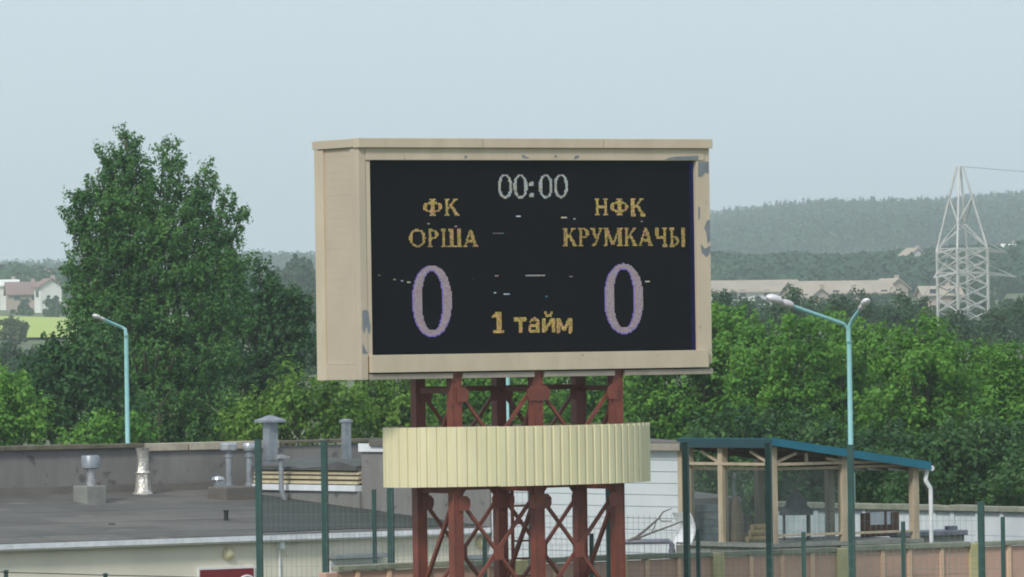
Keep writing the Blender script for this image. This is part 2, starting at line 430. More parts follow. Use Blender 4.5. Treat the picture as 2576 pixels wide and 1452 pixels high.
G = {
 'Н': (.85, stem(.09, .25) + stem(.60, .76) + [('r', .25, .46, .60, .55)]),
 'К': (.86, stem(.09, .25) + [('l', .27, .45, .68, 1, .12), ('l', .40, .60, .76, 0, .19), ('r', .55, .93, .8, 1), ('r', .58, 0, .86, .07)]),
 'Ф': (.92, stem(.38, .54, s=.08) + [('e', .46, .5, .46, .30, .16, .08)]),
 'О': (.86, [('e', .43, .5, .43, .5, .14, .07)]),
 'Р': (.66, stem(.09, .24) + [('e', .22, .72, .42, .28, .15, .08, .22)]),
 'Ш': (1.12, stem(.08, .22, bot=False) + stem(.49, .63, bot=False) + stem(.90, 1.04, bot=False) + [('r', .02, 0, 1.1, .08)]),
 'А': (.90, [('l', .10, 0, .45, 1, .09), ('l', .76, 0, .47, 1, .18), ('r', .22, .28, .66, .36), ('r', 0, 0, .24, .07), ('r', .58, 0, .9, .07)]),
 'У': (.84, [('l', .16, 1, .46, .36, .18), ('l', .74, 1, .30, 0, .10), ('r', 0, .93, .30, 1), ('r', .56, .93, .84, 1), ('r', .14, 0, .34, .12)]),
 'М': (1.1, stem(.10, .18) + stem(.86, 1.02) + [('l', .16, 1, .54, .08, .17), ('l', .92, 1, .54, .08, .09)]),
 'Ч': (.80, stem(.54, .70) + [('r', .08, .58, .23, 1), ('r', .02, .93, .29, 1), ('r', .14, .46, .34, .58), ('r', .26, .42, .56, .52)]),
 'Ы': (1.0, stem(.08, .23) + [('e', .23, .28, .36, .28, .15, .08, .22)] + stem(.80, .95)),
 '0': (.56, [('e', .28, .5, .28, .5, .132, .082)]),
 '8': (.5, [('e', .28, .5, .25, .5, .095, .06)]),
 ':': (.2, [('r', .02, .04, .18, .2), ('r', .02, .6, .18, .76)]),
 '1': (.56, [('r', .2, 0, .40, 1), ('r', .02, 0, .56, .12), ('l', .06, .74, .26, 1, .2)]),
 'т': (.86, [('r', 0, .82, .86, 1), ('r', .33, 0, .53, 1)]),
 'а': (.8, [('e', .36, .29, .36, .29, .17, .14), ('r', .56, 0, .76, .72), ('e', .40, .68, .36, .32, .18, .16, -1, .72)]),
 'й': (.8, [('r', 0, 0, .18, 1), ('r', .62, 0, .8, 1), ('l', .12, .02, .66, .98, .2)]),
 'breve': (.8, [('r', .2, .0, .6, .5), ('r', .1, .4, .3, 1), ('r', .5, .4, .7, 1)]),
 'м': (1.1, [('r', 0, 0, .19, 1), ('r', .91, 0, 1.1, 1), ('l', .14, 1, .55, .1, .22), ('l', .96, 1, .55, .1, .22)]),
}
def glyph(ch, x0, x1, y0, y1, colf, name='letter'):
    i0, j1 = cell(x0, y0); i1, j0 = cell(x1, y1)
    w, prims = G[ch]; rng = random.Random(hash((x0, y0)) % 9999)
    cells = []
    for i in range(int(i0) - 1, int(i1) + 2):
        for j in range(int(j0) - 1, int(j1) + 2):
            hits = 0
            for sx in (.3, .7):
                for sy in (.3, .7):
                    x = (i + sx - i0) / (i1 - i0) * w; y = (j + sy - j0) / (j1 - j0)
                    if any(in_prim(p, x, y) for p in prims): hits += 1
            if hits >= 2 and 0 <= i < NX and 0 <= j < NZ: cells.append((i, j))
    if colf is c_lilac:                                       # blue fringe coloured into the left and lower edge cells
        cs = set(cells)
        return led_obj(name, cells, lambda g_, i, j: (.13, .10, .32) if (i - 1, j) not in cs or (i, j - 1) not in cs else c_lilac(g_, i, j), rng)
    return led_obj(name, cells, colf, rng)
def c_gold(r, i, j):
    k = r.uniform(.26, .62); t = r.random()
    if t < .14: return (.62 * k, .30 * k, .22 * k)
    if t < .3: return (.40 * k, .40 * k, .06 * k)
    return (.62 * k, .47 * k, .15 * k)
def c_dim(r, i, j):
    c = c_gold(r, i, j); return tuple(v * .85 for v in c)
def c_white(r, i, j):
    k = r.uniform(.3, .58); return (.48 * k, .56 * k, .56 * k) if r.random() < .75 else (.55 * k, .54 * k, .36 * k)
def c_lilac(r, i, j):
    k = r.uniform(.36, .52); return (.46 * k, .40 * k, .44 * k) if r.random() < .9 else (.44 * k, .34 * k, .36 * k)
for ch, x0, x1, y0, y1 in (('8', 1100, 1180, 245, 378), ('8', 1188, 1268, 245, 378), (':', 1280, 1312, 262, 376), ('8', 1333, 1412, 245, 377), ('8', 1420, 1500, 243, 376)):
    glyph(ch, x0, x1, y0, y1, c_white, 'digit' if ch != ':' else 'colon')
for ch, x0, x1 in (('Ф', 675, 785), ('К', 795, 882)): glyph(ch, x0, x1, 381, 479, c_gold)
for ch, x0, x1 in (('О', 597, 690), ('Р', 700, 765), ('Ш', 775, 900), ('А', 905, 988)): glyph(ch, x0, x1, 558, 656, c_dim)
for ch, x0, x1 in (('Н', 1653, 1738), ('Ф', 1745, 1850), ('К', 1858, 1946)): glyph(ch, x0, x1, 378, 478, c_gold)
for ch, x0, x1 in (('К', 1473, 1556), ('Р', 1562, 1626), ('У', 1630, 1704), ('М', 1706, 1818), ('К', 1824, 1902), ('А', 1904, 1992), ('Ч', 1998, 2076), ('Ы', 2084, 2176)):
    glyph(ch, x0, x1, 550, 653, c_dim)
glyph('0', 612, 842, 765, 1168, c_lilac, 'digit'); glyph('0', 1710, 1937, 754, 1152, c_lilac, 'digit')
glyph('1', 1072, 1140, 1030, 1150, c_gold, 'digit')
for ch, x0, x1, y0 in (('т', 1196, 1268, 1064), ('а', 1278, 1346, 1064), ('й', 1355, 1430, 1064), ('м', 1440, 1526, 1064)):
    glyph(ch, x0, x1, y0, 1147, c_gold)
glyph('breve', 1358, 1428, 1030, 1052, c_gold, 'breve')
def dash(x0, x1, y, col, n=1):
    i0, j = cell(x0, y); i1, _ = cell(x1, y)
    led_obj('light_streak', [(i, int(j) + k) for i in range(int(i0), max(int(i0) + 1, int(i1))) for k in range(n)],
            lambda r, i, jj: tuple(c * r.uniform(.4, .75) for c in col), random.Random(x0))
for d in ((1208, 1240, 482, (.5, .46, .55)), (1468, 1502, 488, (.5, .48, .4)), (1538, 1552, 496, (.3, .3, .3)), (1080, 1142, 578, (.12, .12, .14)),
          (1262, 1376, 818, (.34, .34, .36)), (1088, 1112, 826, (.26, .26, .26)), (1512, 1534, 824, (.24, .24, .24)), (512, 526, 842, (.3, .3, .2)),
          (552, 568, 849, (.4, .4, .42)), (588, 610, 858, (.45, .42, .36)), (1952, 1976, 851, (.5, .5, .45)), (1082, 1100, 921, (.4, .5, .5)),
          (1140, 1172, 930, (.36, .5, .5)), (1378, 1390, 938, (.12, .2, .34)), (706, 720, 526, (.3, .26, .3)), (858, 872, 540, (.34, .34, .36)),
          (1926, 1940, 512, (.26, .2, .2)), (420, 434, 818, (.16, .15, .12)), (960, 972, 838, (.1, .06, .1))):
    dash(*d)
# lit column of blue modules along one edge of the screen
led_obj('blue_edge_light', [(i, j) for i in range(NX - 8, NX - 1) for j in range(NZ - 1)],
        lambda r, i, j: tuple(c * (.25 + .75 * (i - NX + 8) / 7) * (.55 + .45 * abs(j / NZ - .45) * 2) for c in (.010, .014, .10)), random.Random(5))

# ------------------------------------------------------------------ tower of red posts under the scoreboard
TW = thing('support_tower', BF.pt(3.08, .6, 0), 'rust red steel lattice tower carrying the scoreboard', 'tower')
PS = .17
FA = [1.655, 3.083, 4.508]; FB_ = .105; BB = 1.235
BA = [1.655, 3.083, 4.508]
z_n = [5.02, 3.37, 1.72, .10]                      # levels of the brace nodes
def hpost(a, b, z1):
    m = MB()
    h = PS / 2
    m.box(BF, a - h, a - h + .018, b - h, b + h, 0, z1).box(BF, a + h - .018, a + h, b - h, b + h, 0, z1)
    m.box(BF, a - h + .019, a + h - .019, b - h + .012, b - h + .03, 0, z1).box(BF, a - h + .019, a + h - .019, b + h - .03, b + h - .012, 0, z1)
    return m.build('post', 'rust_red', TW)
for a in FA: hpost(a, FB_, zs0 + .012)
for a in BA: hpost(a, BB, ZB + .03)
for b, arow, sgn in ((FB_, FA, -1), (BB, BA, 1)):
    for k in range(2):
        a0, a1 = arow[k], arow[k + 1]
        for q in range(3):
            zt, zb = z_n[q], z_n[q + 1]; off = .022
            o = b + sgn * 0.02
            MB().bar(BF.pt(a0 + .05, o, zt), BF.pt(a1 - .05, o, zb), .046, .055, BF.w).build('brace', 'rust_red', TW)
            MB().bar(BF.pt(a1 - .05, o + off * 2.8 * sgn * -1, zt), BF.pt(a0 + .05, o + off * 2.8 * sgn * -1, zb), .046, .055, BF.w).build('brace', 'rust_red', TW)
            zc = (zt + zb) / 2; ac = (a0 + a1) / 2
            MB().prism([BF.pt(ac - .085, b - .055, zc - .11), BF.pt(ac + .085, b - .055, zc - .11), BF.pt(ac + .085, b - .055, zc + .11), BF.pt(ac - .085, b - .055, zc + .11)], BF.w * .012).build('gusset', 'rust_red', TW)
    for k, a in enumerate(arow):
        for q in range(3):
            zz = z_n[q] - .06
            for sd in (-1, 1):
                if (k == 0 and sd < 0) or (k == 2 and sd > 0): continue
                bb = b - .097 if sgn < 0 else b - .098
                pts = [(0, .11), (.14, .11), (.20, .05), (.20, -.04), (.17, -.11), (0, -.12)]
                MB().prism([BF.pt(a + sd * x, bb, zz + z) for x, z in pts], BF.w * .012).build('gusset', 'rust_red', TW)
for q, zz in enumerate((5.02, 3.50, 1.72)):
    for k in range(3):
        MB().bar(BF.pt(FA[k], FB_ + .09, zz), BF.pt(BA[k], BB - .09, zz), .06, .08).build('cross_beam', 'rust_red', TW)
        MB().bar(BF.pt(FA[k] + .03, FB_ + .08, zz - .1), BF.pt(BA[k] + .03, BB - .08, zz - 1.45), .05, .06).build('side_brace', 'rust_red', TW)
    for k in range(2):
        MB().bar(BF.pt(BA[k] + .09, BB + .03, zz + .02), BF.pt(BA[k + 1] - .09, BB + .03, zz + .02), .06, .08).build('back_beam', 'rust_red', TW)
# corrugated band, made of sheets
zb1 = BF.front(1308, 1069, .6)[1]; zb0 = BF.front(1308, 1218, .6)[1]
EA, EB = 2.28, 1.12; ec_a, ec_b = 3.08, .67
ts = np.linspace(0, 2 * math.pi, 4001); ex = EA * np.cos(ts); ey = EB * np.sin(ts)
al = np.concatenate([[0], np.cumsum(np.hypot(np.diff(ex), np.diff(ey)))])
per = al[-1]; nr = 72; rib = per / nr; NSH = 9
band = MB().tube([BF.pt(ec_a + (EA - .1) * math.cos(t), ec_b + (EB - .1) * math.sin(t), (zb0 + zb1) / 2) for t in np.linspace(0, 2 * math.pi, 41)], .03, 6, cap=False).build('cladding_ring', 'rust_red', TW)
for a, b in [(a, FB_) for a in FA] + [(a, BB) for a in BA]:
    dx = (a - ec_a); dy = (b - ec_b); k = .985 / math.hypot(dx / EA, dy / EB) * .97 if (dx or dy) else 1
    MB().bar(BF.pt(a, b, (zb0 + zb1) / 2), BF.pt(ec_a + dx * k, ec_b + dy * k, (zb0 + zb1) / 2), .05).build('cladding_bracket', 'rust_red', TW)
for sidx in range(NSH):
    prof = []
    for r in range(nr // NSH):
        base = (sidx * (nr // NSH) + r) * rib
        for fr_, hgt in ((0, 0), (.62, 0), (.70, .022), (.92, .022)):
            prof.append((base + fr_ * rib, hgt))
    prof.append(((sidx + 1) * (nr // NSH) * rib - .002, 0))
    outer = []; inner = []
    for s_, hgt in prof:
        t = float(np.interp(s_, al, ts)); nxv, nyv = math.cos(t) / EA, math.sin(t) / EB; ln = math.hypot(nxv, nyv); nxv /= ln; nyv /= ln
        px_, py_ = EA * math.cos(t), EB * math.sin(t)
        outer.append((ec_a + px_ - nxv * hgt, ec_b + py_ - nyv * hgt)); inner.append((ec_a + px_ - nxv * (hgt + .012), ec_b + py_ - nyv * (hgt + .012)))
    mb = MB(); n = len(outer); jz = random.uniform(-.006, .006)
    for z in (zb0 + jz, zb1 + jz):
        mb.v += [BF.pt(a, b, z) for a, b in outer] + [BF.pt(a, b, z) for a, b in inner]
    for i in range(n - 1):
        mb.f += [(i, i + 1, 2 * n + i + 1, 2 * n + i), (n + i + 1, n + i, 3 * n + i, 3 * n + i + 1), (2 * n + i, 2 * n + i + 1, 3 * n + i + 1, 3 * n + i), (i + 1, i, n + i, n + i + 1)]
        mb.sm += [False] * 4
    o = mb.build('cladding_sheet', 'band', TW)
# ladder inside the tower
la, lb = 3.36, 1.0
lad = thing('ladder', BF.pt(la, lb, 0), 'thin steel access ladder standing inside the red tower', 'ladder')
for sd in (-.2, .2):
    MB().bar(BF.pt(la + sd, lb, 0), BF.pt(la + sd, lb, 4.9), .04).build('stile', 'rust_red', lad)
for i in range(17):
    MB().bar(BF.pt(la - .2, lb, .25 + i * .27), BF.pt(la + .2, lb, .25 + i * .27), .03).build('rung', 'rust_red', lad)

# ------------------------------------------------------------------ low flat-roofed building and its white-sided wing
E0 = P(0, 1372, 112)
LF = Frame(E0, 35)
ZE = 2.42; RS = .066                                     # eave height, roof slope
AW = 10.18                                               # where the wing's side wall stands
def roofz(b): return ZE + RS * b
def on_roof(x, y):
    n = Vector((-LF.w.x * RS, -LF.w.y * RS, 1)); q = inter(x, y, LF.pt(0, 0, ZE), n); return q
LB = thing('flat_roof_building', LF.pt(3, 4, 0), 'low cream plastered building with grey felt flat roof and parapet', 'building')
A_L, A_R, B_B = -6.0, 19.0, 9.0
def lbox(name, mt, a0, a1, b0, b1, z0, z1, par=LB, bev=0.0): return MB().box(LF, a0, a1, b0, b1, z0, z1).build(name, mt, par, bevel=bev)
lbox('wall', 'plaster', A_L, AW + 2, .05, .45, 0, ZE - .146)
lbox('side_wall', 'plaster', A_L + .01, A_L + .3, .56, B_B - .01, 0, ZE - .03)
lbox('back_wall', 'plaster', A_L + .01, A_R, B_B + .02, B_B + .3, 0, roofz(B_B) - .16)
def rslab(a0, a1, b0, b1, name, mt, up=0.0, th=.14):
    return MB().quad8([LF.pt(a0, b0, roofz(b0) - th), LF.pt(a1, b0, roofz(b0) - th), LF.pt(a1, b1, roofz(b1) - th), LF.pt(a0, b1, roofz(b1) - th),
                       LF.pt(a0, b0, roofz(b0) + up), LF.pt(a1, b0, roofz(b0) + up), LF.pt(a1, b1, roofz(b1) + up), LF.pt(a0, b1, roofz(b1) + up)]).build(name, mt, LB)
rslab(A_L, AW + .1, -.08, 4.05, 'roof', 'felt'); rslab(A_L, A_R, 4.055, B_B, 'roof', 'felt')
# felt sheets lapped over each other, the near courses
rs_ = random.Random(21)
for course, (bl, bh_) in enumerate(((-.10, 1.0), (.96, 2.05), (2.0, 3.1), (3.06, 4.2), (4.16, 5.3), (5.26, 6.4), (6.36, 7.6), (7.56, 8.92))):
    a0 = A_L - rs_.uniform(0, 2)
    while a0 < AW - .4:
        a1 = min(a0 + rs_.uniform(3.2, 5.0), AW - .02); j0, j1 = rs_.uniform(-.04, .04), rs_.uniform(-.04, .04); up = .002 + .004 * (course % 2)
        aa = max(a0, A_L + .01)
        if a1 - aa > .2 and not (bl > 3.9 and a1 > AW - .3 and False):
            MB().quad8([LF.pt(x, b, roofz(b) + dz) for dz in (up, up + .006) for x, b in ((aa, bl + (j0 if course else -.01)), (a1, bl + (j1 if course else -.02)), (a1, bh_), (aa, bh_))]).build('felt_sheet', 'felt' if rs_.random() < .55 else 'felt_b', LB)
        a0 = a1 + .004
# dark felt run under the louvres, ragged at its upper border
aq = [LF.ab(on_roof(x, y))[:2] for x, y in ((648, 1262), (690, 1244), (730, 1248), (800, 1262), (880, 1268), (955, 1272), (1010, 1282), (1100, 1292), (1220, 1302), (1252, 1312), (1240, 1322), (1100, 1328), (900, 1332), (700, 1340), (648, 1342))]
MB().prism([LF.pt(min(a, AW - .01), max(b, -.06), roofz(max(b, -.06)) + .0145) for a, b in aq], (0, 0, .006)).build('felt_patch', 'felt_green', LB)
# gutter in lengths
ga = A_L
while ga < AW - .05:
    g1 = min(ga + 2.4, AW - .02); mb = MB()
    p = [(-.16, .02), (-.16, -.07), (-.10, -.10), (-.085, -.10), (-.085, -.02), (-.10, -.02), (-.10, -.075), (-.145, -.06), (-.145, .02)]
    mb.prism([LF.pt(ga, b, ZE - .03 + z) for b, z in p], LF.u * (g1 - ga - .006)); mb.build('gutter', 'gutter', LB); ga = g1
lbox('fascia', 'white_trim', A_L, AW - .005, -.083, -.05, ZE - .14, ZE - .145 + .13)
zp = 3.92
a_step = LF.front(345, 1120, B_B)[0]
lbox('parapet', 'parapet', A_L, a_step, B_B, B_B + .28, 2.7, zp - .07)
lbox('parapet', 'parapet', a_step + .003, A_R, B_B + .06, B_B + .30, 2.7, zp - .11)
rng = random.Random(2)
a = A_L
while a < a_step:
    a1 = min(a + 1.9, a_step + .12); dz = rng.uniform(-.012, .012)
    lbox('coping', 'coping_moss', a, a1 - .008, B_B - .10, B_B + .36, zp - .07, zp + .015 + dz, bev=.012); a = a1
a = a_step + .14
while a < A_R:
    a1 = a + 1.04
    far = a > LF.front(648, 1110, B_B)[0]
    lbox('coping', 'coping_moss' if far else 'coping', a, a1 - .03, B_B + .0, B_B + .36, zp - (.07 if far else .145), zp + .0 + rng.uniform(-.008, .008), bev=.01); a = a1
# upstand of felt where the roof meets the parapet
MB().prism([LF.pt(A_L, B_B - .06, roofz(B_B - .06) - .02), LF.pt(A_L, B_B + .001, roofz(B_B) - .02), LF.pt(A_L, B_B + .001, roofz(B_B) + .14), LF.pt(A_L, B_B - .03, roofz(B_B) + .14)], LF.u * (A_R - A_L)).build('felt_upstand', 'felt', LB)

# wing
WG = thing('white_sided_wing', LF.pt(AW + 3, -2, 0), 'white plank-sided building beside the open teal-roofed pavilion', 'building')
bK = -5.92; zW = 3.86; bEnd = 4.05; A_W2 = AW + 2.6
def wbox(name, mt, a0, a1, b0, b1, z0, z1, bev=0.0): return MB().box(LF, a0, a1, b0, b1, z0, z1).build(name, mt, WG, bevel=bev)
plan = [(AW + .06, bK + .05), (AW + .14, bK + .05), (AW + 2.0, bK + 3.6), (AW + 2.0, bEnd - .02), (AW + .06, bEnd - .02)]
MB().prism([LF.pt(a, b, 0) for a, b in plan], (0, 0, zW)).build('core_wall', 'siding', WG)
np2 = 19; h2 = zW / np2; proto = None
for i in range(np2):
    if proto is None:
        proto = wbox('siding_plank', 'siding', AW + .028, AW + .062, bK + .09, -.12, .004, h2 - .006, .004)
    else:
        c = proto.copy(); COL.objects.link(c); c.parent = WG; c.location = (LF.u.x * rng.uniform(-.004, .004), 0, i * h2)
wbox('corner_board', 'timber', AW + .0, AW + .08, bK - .03, bK + .085, 0, zW)
proto = None
for i in range(np2):
    if proto is None:
        proto = wbox('siding_plank', 'siding', AW + .085, AW + .14, bK + .016, bK + .049, .004, h2 - .006, .004)
    else:
        c = proto.copy(); COL.objects.link(c); c.parent = WG; c.location = (0, 0, i * h2)
plan = [(AW - .10, bK - .12), (AW + .16, bK - .12), (AW + 2.05, bK + 3.6), (AW + 2.05, bEnd - .4), (AW - .10, bEnd - .4)]
MB().prism([LF.pt(a, b, zW + .001) for a, b in plan], (0, 0, .12)).build('roof_edge', 'felt', WG, bevel=.01)
wbox('roof_edge_board', 'cream_grey', AW - .12, AW - .102, bK - .13, .6, zW - .03, zW + .09)
wbox('white_fascia', 'white_trim', AW - .05, AW + .02, 2.55, bEnd + .03, zW - .10, zW + .05)
wbox('felt_clad_wall', 'parapet', AW + .0, AW + .059, -.10, bEnd, 2.3, zW - .11)
wbox('felt_clad_pier', 'parapet', AW - .05, AW - .002, 2.0, 3.3, 2.3, zW - .6)
# louvred monitor on the roof, same line as the wing
b0, _ = LF.side(908, 1236, AW - .02); b1, _ = LF.side(640, 1232, AW - .02)
b0 = max(b0, 4.1)
zr = roofz(b0)
LV = thing('louvred_roof_monitor', LF.pt(AW, b0 + 1.5, zr), 'low louvred roof monitor with cream slats and felt lid', 'roof monitor')
def vbox(name, mt, a0, a1, b0_, b1_, z0, z1, bev=.004): return MB().box(LF, a0, a1, b0_, b1_, z0, z1).build(name, mt, LV, bevel=bev)
vbox('back_panel', 'dark_gap', AW + .10, AW + .9, b0 + .05, b1, zr - .05, zr + .52)
zl0 = LF.side(800, 1217, AW)[1]; zl1 = LF.side(800, 1181, AW)[1]
for i in range(3):
    zz = zl0 + (zl1 - zl0) * i / 3
    MB().quad8([LF.pt(AW - .04 - .012 * (2 - i), b0, zz), LF.pt(AW + .10, b0, zz + .035), LF.pt(AW + .10, b1, zz + .035), LF.pt(AW - .04 - .012 * (2 - i), b1, zz),
                LF.pt(AW - .04 - .012 * (2 - i), b0, zz + .046), LF.pt(AW + .10, b0, zz + .075), LF.pt(AW + .10, b1, zz + .075), LF.pt(AW - .04 - .012 * (2 - i), b1, zz + .046)]).build('slat', 'slat', LV)
vbox('sill', 'white_trim', AW - .12, AW + .1, b0 + .0, b1, zl0 - .13, zl0 - .02)
vbox('plinth', 'parapet', AW - .06, AW + .1, b0 - .05, b1, zr - .1, zl0 - .132)
lid = MB()
for k in range(6):
    f0, f1 = k / 6, (k + 1) / 6; hz = lambda f: zl1 + .03 + .05 * math.sin(f * 9) * (1 - f) + .08 * math.exp(-((f - .12) / .1) ** 2)
    lid.quad8([LF.pt(AW - .10, b0 + (b1 - b0) * f0, zl1 + .0), LF.pt(AW - .10, b0 + (b1 - b0) * f1, zl1 + .0), LF.pt(AW + 1.0, b0 + (b1 - b0) * f1, zl1 + .1), LF.pt(AW + 1.0, b0 + (b1 - b0) * f0, zl1 + .1),
               LF.pt(AW - .10, b0 + (b1 - b0) * f0, hz(f0) + .02), LF.pt(AW - .10, b0 + (b1 - b0) * f1, hz(f1) + .02), LF.pt(AW + 1.0, b0 + (b1 - b0) * f1, hz(f1) + .16), LF.pt(AW + 1.0, b0 + (b1 - b0) * f0, hz(f0) + .16)])
lid.build('felt_lid', 'felt_dark', LV)

# ---- vents and pipes on the roof; s = metres per picture unit at that distance
def sc_at(q): return (q - CAM).dot(cf) / F
def zpx(q, y, x):                                          # height seen at picture row y above base q
    return inter(x, y, q, Vector((0, 1, 0))).z
q = on_roof(231, 1266); s = sc_at(q)
v = thing('roof_vent', q, 'grey drum-topped roof vent standing on a square concrete block', 'roof vent')
bf = Frame(q, 38); hh = zpx(q, 1222, 231) - q.z
MB().box(bf, -.225, .225, -.16, .29, q.z - .12, q.z + hh).build('base_block', 'concrete', v, bevel=.02)
c = q + Vector((-.02, .06, 0)); zt = zpx(q, 1180, 228) ; z3 = zpx(q, 1146, 228)
MB().lathe((c.x, c.y, q.z + hh - .01), [(.085, 0), (.085, .12), (.075, .125), (.075, zt - q.z - hh + .03)], 16).build('neck', 'galv_bright', v)
MB().lathe((c.x, c.y, zt), [(.14, 0), (.17, .02), (.17, z3 - zt - .03), (.15, z3 - zt)], 20).build('drum', 'galv', v)
q = on_roof(360, 1244)
v = thing('foil_wrapped_pipe', q, 'crumpled foil-wrapped pipe rising beside the parapet step', 'pipe')
h = zpx(q, 1127, 352) - q.z; rr = random.Random(4)
MB().lathe((q.x, q.y, q.z - .05), [(.19, 0), (.20, .06), (.155, .12), (.14, .3), (.125, .42), (.145, .46), (.115, .5), (.11, h * .8), (.12, h + .02), (.13, h + .05)], 14, .13, rr).build('wrap', 'foil', v)
MB().lathe((q.x, q.y, q.z - .03), [(.24, 0), (.17, .045)], 16, .1, rr).build('foil_skirt', 'foil', v)
# twin capped vents on one low kerb
q = on_roof(600, 1258)
kf = Frame(q, 35)
kb = thing('vent_kerb', q, 'low felt-covered kerb block under the twin shiny vents', 'kerb block')
kh = zpx(q, 1224, 600) - q.z
MB().box(kf, -.35, .42, -.1, .55, q.z - .1, q.z + kh).build('block', 'felt', kb, bevel=.03)
for i, (x, w_, lab) in enumerate(((577, 44, 'shiny capped round roof vent, the wider-capped of the twin pair'), (628, 30, 'shiny capped round roof vent, the narrower-capped of the twin pair'))):
    c = on_roof(x, 1244); s = sc_at(c)
    v = thing('capped_vent', Vector((c.x, c.y, q.z + kh)), lab, 'roof vent', 'twin capped vents')
    z1 = zpx(c, 1134, x); z2 = zpx(c, 1114, x); zb_ = q.z + kh - .03
    MB().lathe((c.x, c.y, zb_), [(.09, 0), (.09, .05), (.064, .06), (.064, z1 - zb_ + .03)], 14).build('stem', 'galv', v)
    MB().lathe((c.x, c.y, zb_ + (z1 - zb_) * .82), [(.085, 0), (.085, .05)], 14).build('collar', 'galv', v)
    MB().lathe((c.x, c.y, z1), [(w_ * s / 2 * .9, 0), (w_ * s / 2, .02), (w_ * s / 2, z2 - z1 - .03), (w_ * s / 2 * .8, z2 - z1)], 18).build('cap', 'galv_bright', v)
q = on_roof(553, 1256)
v = thing('flat_capped_vent', q, 'small flat-capped square vent beside the vent kerb', 'roof vent')
h = zpx(q, 1206, 553) - q.z; f_ = Frame(q, 20)
MB().box(f_, -.09, .09, -.09, .09, q.z - .05, q.z + h).build('shaft', 'galv', v, bevel=.008)
MB().lathe((q.x - .03, q.y, q.z + h - .005), [(.13, 0), (.11, .045), (.02, .07)], 14).build('cap', 'galv_bright', v)
q = on_roof(569, 1310)
v = thing('stub_pipe', q, 'short black stub pipe alone on the felt roof', 'pipe')
h = zpx(q, 1285, 569) - q.z
MB().lathe((q.x, q.y, q.z - .03), [(.06, 0), (.045, .05), (.04, .08), (.04, h + .01), (.05, h + .015), (.05, h + .04)], 12).build('tube', 'black_rubber', v)
# tall square ducts with hats
def duct(x, yb, ytop_shaft, ytop, w_, hat, lab, b):
    a = LF.front(x, yb, b)[0]; base = LF.pt(a, b, roofz(b)); s = sc_at(base)
    v = thing('capped_duct', base, lab, 'roof vent', 'square ducts with pointed hats'); f_ = Frame(base, 35)
    z1 = zpx(base, ytop_shaft, x); z2 = zpx(base, ytop, x); hw = w_ * s / 2 / 1.36
    MB().box(f_, -hw, hw, -hw, hw, base.z - .1, z1 + .03).build('shaft', 'galv', v, bevel=.006)
    MB().box(f_, -hw - .012, hw + .012, -hw - .012, hw + .012, base.z + (z1 - base.z) * .45, base.z + (z1 - base.z) * .45 + .03).build('seam_band', 'galv', v)
    hh = hat * s / 2 / 1.36; m_ = MB()
    ring = [f_.pt(sx * hh, sy * hh, z1 + .01) for sx, sy in ((-1, -1), (1, -1), (1, 1), (-1, 1))]; r2 = [p + Vector((0, 0, .04)) for p in ring]
    r3 = [f_.pt(sx * .03, sy * .03, z2) for sx, sy in ((-1, -1), (1, -1), (1, 1), (-1, 1))]
    m_.v = ring + r2 + r3
    m_.f = [(3, 2, 1, 0)] + [(i, (i + 1) % 4, 4 + (i + 1) % 4, 4 + i) for i in range(4)] + [(4 + i, 4 + (i + 1) % 4, 8 + (i + 1) % 4, 8 + i) for i in range(4)] + [(8, 9, 10, 11)]
    m_.sm = [False] * len(m_.f); m_.build('hat', 'galv', v)
    return v
duct(681, 1150, 1064, 1045, 38, 80, 'wide square galvanised duct with broad pointed hat', 8.3)
duct(872, 1155, 1064, 1054, 25, 34, 'slender square galvanised duct with small pointed hat', 7.6)
q = LF.pt(LF.front(711, 1235, 5.2)[0], 5.2, roofz(5.2)); 
q = LF.pt(AW - .3, LF.side(712, 1232, AW - .3)[0], 0); q.z = roofz(LF.ab(q)[1])
v = thing('elbow_vent_pipe', q, 'thin vent pipe with bent metal hood before the louvres', 'pipe')
h = zpx(q, 1152, 710) - q.z
MB().tube([q + Vector((.06, 0, -.06)), q + Vector((.0, 0, .10)), q + Vector((-.03, 0, .2)), q + Vector((-.03, 0, h))], [.05, .05, .048, .046], 12).build('tube', 'galv', v)
hf = Frame(q, 25)
MB().prism([hf.pt(-.15, -.07, q.z + h - .01), hf.pt(.12, -.07, q.z + h - .01), hf.pt(.12, -.07, q.z + h + .02), hf.pt(.0, -.07, q.z + h + .06), hf.pt(-.15, -.07, q.z + h + .05)], hf.w * .14).build('hood', 'galv_bright', v)
q = on_roof(281, 1321)
tag(MB().lathe((q.x, q.y, q.z - .01), [(.05, 0), (.06, .03), (.03, .05)], 8, .2, rr).build('felt_scrap', 'felt_dark'), 'small dark scrap lying on the felt roof', 'scrap')

LW = Frame(LF.pt(0, -.20, 0), 35)
